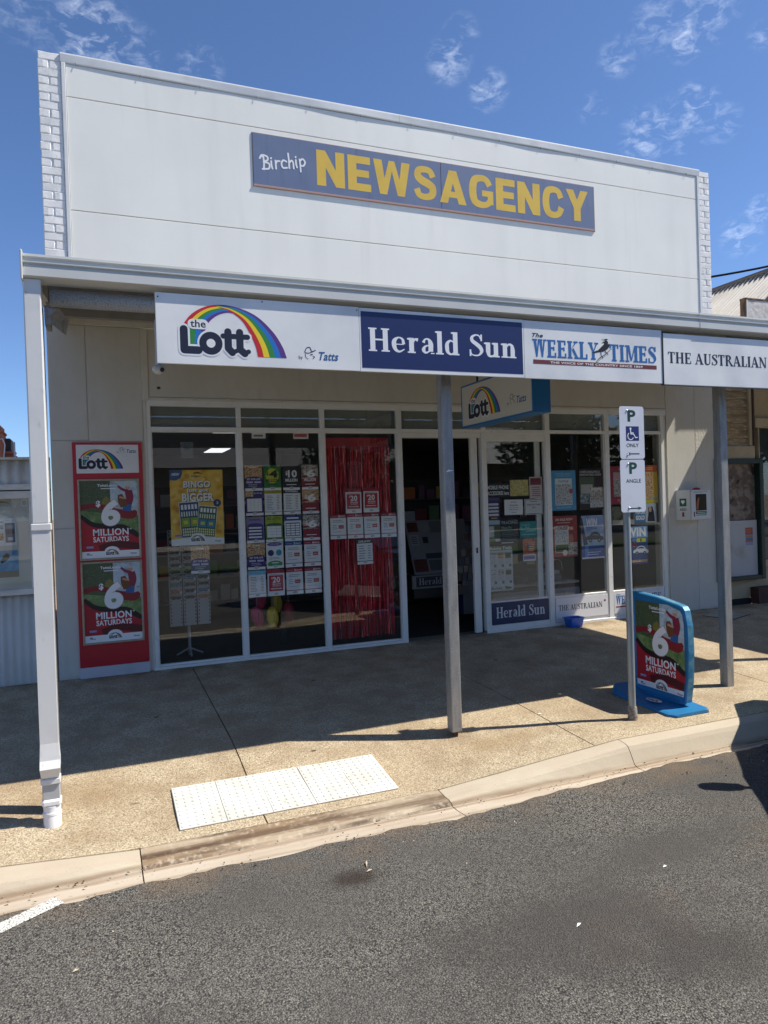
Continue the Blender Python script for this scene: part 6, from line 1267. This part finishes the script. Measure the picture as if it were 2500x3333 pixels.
BR = mat('red_brick', (.58, .21, .11), .85, noise=[(2, (.66, .27, .15, 1), .4, .8), (14, (.46, .15, .08, 1), .5, .8)], bump=(40, .4, .006))
t = thing('brick_building', 'red brick building with parapet pier beyond the left fence', 'building', (-6, 12, -.3))
obj('wall', MB().box(-12, -1.40, 8.0, 16, -.5, 2.94, BR), t); obj('coping', MB().bbox(-12, -1.37, 7.96, 8.2, 2.94, 2.99, BR, .01), t)
obj('pier', MB().bbox(-2.3, -1.58, 7.80, 8.5, -.5, 3.34, BR, .01), t); obj('pier_cap', MB().bbox(-2.34, -1.56, 7.76, 8.54, 3.34, 3.40, BR, .02), t); obj('pier_cap', MB().bbox(-2.3, -1.60, 7.80, 8.5, 3.40, 3.50, BR, .02), t)
obj('roof_vent', MB().bbox(-1.60, -1.475, 8.3, 8.8, 2.99, 3.28, mat('dark_vent', (.08, .075, .07), .6), .02), t)
obj('vent_pipe', MB().tube([(-1.385, 7.94, 2.85), (-1.385, 7.94, 3.17)], .017, PVC, 10), t)
obj('cable', MB().tube([(-1.56, 7.75, 2.85), (-1.53, 7.74, 3.10), (-1.57, 7.73, 3.22), (-1.64, 7.73, 3.20)], .012, PVC, 8), t)

# ================================================================== RIGHT NEIGHBOUR
CRM = mat('old_cream_paint', (.50, .41, .26), .8, noise=[(5, (.42, .33, .20, 1), .4, .75), (30, (.30, .22, .13, 1), .62, .78)], bump=(30, .3, .005))
WB = mat('peeling_weatherboard', (.42, .31, .17), .85, noise=[(7, (.30, .21, .11, 1), .42, .62, (.6, 1, 3)), (16, (.55, .45, .29, 1), .55, .62, (.5, 1, 3))], bump=[(25, .7, .010), (90, .4, .003)])
t = thing('weatherboard_shop', 'old cream weatherboard shop with corrugated gable roof at the right edge', 'building', (10, .2, 0))
obj('wall', MB().box(8.60, 12.4, .10, .2, .08, 4.0, CRM), t)
for i in range(8):
    z = 2.395+i*.118; m = MB(); m.add([(8.72, .03, z), (9.285, .03, z), (9.285, .062, z+.128), (8.72, .062, z+.128), (8.72, .10, z), (9.285, .10, z), (9.285, .10, z+.128), (8.72, .10, z+.128)], [(0, 1, 2, 3), (0, 4, 5, 1), (3, 2, 6, 7), (1, 5, 6, 2), (0, 3, 7, 4)], WB); obj('weatherboard', m, t)
obj('corner_board', MB().bbox(9.287, 9.345, .0, .10, 2.40, 3.4, CRM, .005), t); obj('corner_board', MB().bbox(9.350, 9.378, -.02, .10, 2.40, 3.4, mat('dark_brown_timber', (.10, .06, .04), .8), .004), t)
obj('sill_board', MB().bbox(8.60, 9.378, -.01, .10, 2.165, 2.392, CRM, .006), t)
obj('stucco_panel', MB().bbox(9.380, 12.4, .03, .10, 2.82, 3.6, mat('pebbled_stucco', (.50, .40, .24), .9, bump=[(45, 1.0, .02)]), .004), t); obj('beam', MB().bbox(9.380, 12.4, -.03, .10, 2.672, 2.815, CRM, .006), t)
obj('dark_base_gap', MB().box(8.60, 9.30, .07, .099, -.02, .08, DARK), t); obj('timber_plinth', MB().bbox(9.32, 12.4, -.06, .10, -.01, .24, mat('maroon_plinth', (.07, .025, .02), .7, noise=(9, (.12, .06, .05, 1), .5, .8)), .005), t)  # black strip under the cream wall paints in the shade of the gap
wd = obj('window', MB().bbox(9.455, 9.475, -.01, .09, .40, 2.67, CRM, .003).bbox(9.475, 12.0, -.0, .09, .55, .64, CRM, .003), t); obj('glass', MB().box(9.475, 12.0, .05, .055, .64, 2.67, GLASS), wd); obj('room_backing', MB().box(9.475, 12.0, .085, .095, .64, 2.67, mat('dim_room', (.05, .055, .06), .9)), wd)
# gable roof with the ridge running away from the street
rfm = mat('aged_zinc_roof', (.50, .47, .42), .6, .15, noise=[(1.5, (.40, .36, .31, 1), .4, .75), (9, (.56, .54, .50, 1), .5, .8, (1, 3, 1))])
XR, ZR, XE, ZE = 10.16, 5.20, 8.62, 3.97
for sgn, nm in ((1, 'roof_slope'), (-1, 'roof_slope')):
    b = MB(); v = []; NN = int(14/.076*4); xe = XE if sgn == 1 else 2*XR-XE; Lr = math.hypot(XR-XE, ZR-ZE); nx, nz = (-(ZR-ZE)/Lr*sgn, (XR-XE)/Lr)
    for i in range(NN+1):
        y = -.25+14*i/NN; a = .020*math.cos(2*math.pi*y/.10); v += [(xe+nx*a, y, ZE+nz*a), (XR+nx*a, y, ZR+nz*a)]
    b.add(v, [(2*i, 2*i+2, 2*i+3, 2*i+1) for i in range(NN)], rfm, False); obj(nm, b, t)
b = MB(); b.tube([(XR, -.2, ZR+.02), (XR, 13.85, ZR+.02)], .045, mat('dark_ridge', (.09, .085, .08), .7), 8); b.add([(XR-.13, -.2, ZR-.09), (XR-.13, 13.85, ZR-.09), (XR, 13.85, ZR+.025), (XR, -.2, ZR+.025)], [(0, 1, 2, 3)], mat('dark_ridge', 'fff')); obj('ridge_cap', b, t)
obj('gable', MB().add([(8.64, .14, 3.9), (2*XR-8.64, .14, 3.9), (XR, .14, 5.1)], [(0, 1, 2)], CRM), t)
obj('side_wall', MB().box(8.62, 8.70, .2, 14, 0, 4.0, CRM), t)
obj('neighbour_roof_sheet', MB().add([(9.29, -.02, 3.86), (13.5, -.02, 3.86), (13.5, -3.2, 3.30), (9.29, -3.2, 3.30), (9.29, -.02, 3.84), (13.5, -.02, 3.84), (13.5, -3.2, 3.28), (9.29, -3.2, 3.28)], [(0, 1, 2, 3), (4, 5, 6, 7), (0, 3, 7, 4), (1, 5, 6, 2), (2, 6, 7, 3), (0, 4, 5, 1)], ROOFSH), t)
for x in (9.5, 12.9): obj('verandah_post', MB().bbox(x, x+.09, -3.05, -2.96, -.16, 3.30, GALV, .004), t)
# torn flashing curl hanging in the gap
b = MB(); v = []
for i in range(13):
    x = 8.05+.50*i/12; v += [(x, -.03-.03*math.sin(i*.5), 3.40+.02*math.sin(i*1.1)), (x, -.06-.02*math.cos(i*.7), 3.34-.06*math.sin(i*math.pi/12)-.02*math.sin(i*2.3))]
b.add(v, [(2*i, 2*i+2, 2*i+3, 2*i+1) for i in range(12)], mat('torn_flashing', (.45, .43, .38), .6)); tag(centre(obj('torn_flashing', b)), 'curled torn strip of flashing high on the right wall beside the second post', 'flashing')
t = thing('sign_box', 'weathered box sign with peeling white face above the right gutter', 'sign', (9.9, -.15, 4.05))
PEEL = mat('peeling_white_face', (.60, .57, .53), .7, noise=[(5, (.44, .40, .36, 1), .48, .62), (11, (.16, .11, .08, 1), .66, .72), (3, (.70, .69, .67, 1), .5, .7)], bump=[(9, .8, .02)])
OLDT = mat('rotten_timber', (.22, .13, .07), .9, noise=(14, (.07, .045, .03, 1), .42, .6, (1, 1, .25)), bump=(30, .6, .006))
obj('side_board', MB().bbox(8.872, 8.894, -.35, -.255, 4.06, 4.500, OLDT, .002), t); obj('face', MB().bbox(8.912, 10.9, -.347, -.335, 4.07, 4.486, PEEL, .002), t); obj('edge', MB().bbox(8.894, 8.922, -.352, -.255, 4.06, 4.488, mat('white_edge', (.66, .64, .6), .7), .003), t)
obj('top_board', MB().bbox(8.868, 10.92, -.355, -.252, 4.489, 4.513, OLDT, .003), t)
tag(centre(obj('power_line', MB().tube([(9.9+.45*i, 3.0, 5.71+.106*i-.10*math.sin(math.pi*i/14)) for i in range(15)], .022, mat('dull_black_cable', (.01, .01, .01), .95, spec=.05), 6))), 'black power line rising to the right above the neighbouring roof', 'power line')
# green framed noticeboard on the neighbour's wall
t = thing('poster_case', 'dark green poster case with rotten backing and a white sheet behind the second post', 'noticeboard', (9.0, 0, .37))
GR = mat('dark_green_frame', (.015, .035, .028), .5)
for q in ((8.545, 8.60, .37, 2.20), (9.425, 9.500, .37, 2.20), (8.60, 9.425, .37, .43), (8.60, 9.425, 2.125, 2.20)): obj('frame', MB().bbox(q[0], q[1], -.045, .09, q[2], q[3], GR, .005), t)
obj('backing', MB().box(8.60, 9.425, .060, .085, 1.25, 2.125, mat('rotten_brown_backing', (.16, .115, .085), .9, noise=[(9, (.30, .24, .19, 1), .45, .60), (6, (.04, .025, .02, 1), .60, .68)], bump=(14, .8, .01))), t)
obj('white_sheet', MB().bbox(8.60, 9.405, .02, .055, .43, 1.268, mat('stained_white_sheet', (.50, .49, .47), .7, noise=(3, (.38, .34, .27, 1), .55, .75)), .002), t)
A = Art((9.163, .0185, .888)); A.rect(0, 0, .154, .268, ink('#8d94b8')); A.rect(0, .16, .15, .268, ink('#a8482c')); A.rect(0, .12, .15, .15, ink('#9c8058')); A.rect(.01, .075, .15, .115, ink('#5a7096')); A.rect(0, .05, .15, .075, ink('#b06038')); A.lines(.02, .13, .25, .18, 3, ink('#c87858'), .3, .2); o = A.build('sticker'); tag(centre(o), 'small orange and blue notice stuck on the white sheet in the green case', 'notice')

# ================================================================== PARKED CAR (outside the frame on the right; its shadow falls on the road)
CARW = mat('dark_car_paint', (.035, .038, .042), .25, coat=.5); CG = mat('car_glass', (.02, .022, .025), .05); TY = mat('tyre_rubber', (.02, .02, .02), .8)
hd = math.atan2(.73, .68)
car = thing('parked_car', 'dark grey four wheel drive parked beyond the right edge, its shadow on the road', 'car', (0, 0, ROADZ))
def body(pr, w0, w1, m, mm):
    """side profile (along, height, half width factor) lofted across"""
    n = len(pr); v = []
    for s_ in (-1, 1): v += [(a, s_*hw, z) for a, z, hw in pr]
    m.add(v, [tuple(range(n)), tuple(range(2*n-1, n-1, -1))] + [(i, (i+1) % n, n+(i+1) % n, n+i) for i in range(n)], mm); return m
b = body([(-2.35, .45, .88), (2.30, .42, .86), (2.38, .70, .86), (2.28, .98, .86), (1.10, 1.10, .90), (.95, 1.12, .91), (-2.30, 1.12, .90), (-2.38, .8, .88)], 0, 0, MB(), CARW); obj('body', b, car, True)
b = body([(1.02, 1.10, .86), (.25, 1.56, .62), (-.3, 1.61, .61), (-2.0, 1.59, .62), (-2.32, 1.12, .86)], 0, 0, MB(), CARW); ca = obj('cabin', b, car, True)
for s_ in (-1, 1):
    g_ = MB(); g_.add([(.90, s_*.875, 1.14), (.22, s_*.655, 1.50), (-.95, s_*.655, 1.52), (-.95, s_*.875, 1.14)], [(0, 1, 2, 3)], CG); g_.add([(-1.05, s_*.875, 1.14), (-1.05, s_*.655, 1.52), (-1.9, s_*.655, 1.5), (-2.1, s_*.865, 1.14)], [(0, 1, 2, 3)], CG); obj('side_glass', g_, ca, True)
    obj('mirror', MB().bbox(.70, .82, min(s_*.95, s_*1.16), max(s_*.95, s_*1.16), 1.08, 1.26, CARW, .03).bbox(.74, .78, min(s_*.86, s_*.96), max(s_*.86, s_*.96), 1.10, 1.15, BLACKM, .005), car, True)
    for a in (1.42, -1.42):
        wh = MB(); wh.tube([(a, s_*.70, .37), (a, s_*.93, .37)], .37, TY, 24); wo = obj('wheel', wh, car, True); obj('rim', MB().tube([(a, s_*.90, .37), (a, s_*.935, .37)], .22, mat('alloy', (.5, .5, .5), .3, .8), 16), wo, True)
    obj('headlight', MB().bbox(2.26, 2.36, min(s_*.55, s_*.82), max(s_*.55, s_*.82), .74, .90, mat('lamp_lens', (.6, .6, .62), .1), .02), car, True)
obj('windscreen', MB().add([(1.00, -.80, 1.14), (1.00, .80, 1.14), (.28, .58, 1.545), (.28, -.58, 1.545)], [(0, 1, 2, 3)], CG), ca, True)
# side line of the car passes (4.88,-4.575) heading (.68,.73); centre is .9 m to the right of it, nose near the kerb
side = Vector((4.90, -4.60)); dv = Vector((.58, .815)).normalized(); rv = Vector((dv.y, -dv.x)); cpos = side + rv*.96 - dv*.97
car.location = (cpos.x, cpos.y, ROADZ); car.rotation_euler = (0, 0, math.atan2(dv.y, dv.x))

# ================================================================== FAR SIDE OF THE STREET (behind the camera, seen in the glass)
obj_k = struct('far_kerb', MB().bbox(-60, 60, -26.8, -26.5, -.4, -.14, CONC, .03))
struct('far_footpath', MB().box(-60, 60, -31, -26.8, -.3, -.15, mat('far_concrete', (.32, .29, .24), .9)))
struct('median_strip', MB().bbox(-60, 60, -16.5, -14.3, -.35, -.12, mat('median_grass', (.05, .085, .025), .95, noise=(2, (.09, .10, .04, 1), .4, .8)), .04))
t = thing('community_hall', 'long low hall with a gable roof across the street behind the viewer', 'building', (8, -38, -.2))
obj('wall', MB().box(2, 44, -44, -34, -.3, 4.2, mat('hall_wall', (.16, .13, .11), .9)), t); b = MB(); b.extrude([(-45, 4.1), (-33, 4.1), (-39, 7.4)], 1.5, 44.5, 'x', mat('hall_roof', (.20, .19, .18), .7)); obj('roof', b, t)
t = thing('street_shed', 'dark steel shed across the street behind the viewer', 'building', (-12, -37, -.2)); obj('wall', MB().box(-30, -6, -42, -33, -.3, 4.2, mat('shed_wall', (.12, .12, .12), .8)), t); obj('roof', MB().bbox(-30.5, -5.5, -42.5, -32.5, 4.2, 4.4, mat('shed_roof', (.16, .16, .16), .7)), t)
TR = mat('gum_leaves', (.045, .065, .025), .8, noise=(1.5, (.08, .10, .04, 1), .4, .7)); BKM = mat('gum_bark', (.20, .15, .11), .9)
rn = random.Random(21); lm = MB()
for i in range(2200):
    c = rn.choice([(0, 0, 5.2, 2.3), (1.5, .5, 4.3, 1.7), (-1.6, -.3, 4.2, 1.8), (.3, -1.4, 3.8, 1.6), (0, 1.3, 5.9, 1.3)]); d = Vector((rn.gauss(0, 1), rn.gauss(0, 1), rn.gauss(0, 1))).normalized()*c[3]*rn.random()**.4
    p = Vector(c[:3])+d; a = Vector((rn.gauss(0, 1), rn.gauss(0, 1), rn.gauss(0, 1))).normalized(); b_ = a.orthogonal().normalized()*.10; a = a*.26
    lm.add([p-a, p+b_, p+a, p-b_], [(0, 1, 2, 3)], TR)
crown_me = mesh('crown', lm); tk = MB(); tk.tube([(0, 0, -.3), (.1, 0, 1.6), (-.1, .1, 3.2), (.2, 0, 5)], [.28, .2, .14, .06], BKM, 10); tk.tube([(-.05, 0, 2.3), (1.2, .3, 4.0)], [.10, .04], BKM, 8); tk.tube([(0, 0, 2.6), (-1.3, -.2, 4.1)], [.10, .04], BKM, 8); trunk_me = mesh('trunk', tk)
for k, (x, y, s_) in enumerate([(-9, -29.5, .85), (-3.5, -31, .7), (13, -29, .9), (19, -30, .8), (-19, -29, 1.0), (26, -28, 1.1), (33, -27, 1.2), (40, -25, 1.3), (47, -22, 1.4), (54, -17, 1.5), (60, -10, 1.5)]):
    t = thing('gum_tree', ['gum tree across the street left of the shed door', 'smallest gum tree between the shed and the hall', 'gum tree in front of the long hall', 'gum tree at the far end of the hall', 'tallest gum tree beyond the shed', 'gum tree past the middle of the hall', 'broad gum tree near the hall end', 'gum tree at the hall corner', 'gum tree past the hall towards the crossing', 'big gum tree near the crossing', 'farthest gum tree down the street'][k], 'tree', (x, y, -.15), k*1.3, 'gum trees across the street behind the viewer'); t.scale = (s_, s_, s_)
    for nm, me in (('trunk', trunk_me), ('crown', crown_me)): o = bpy.data.objects.new(nm, me); col.objects.link(o); o.parent = t
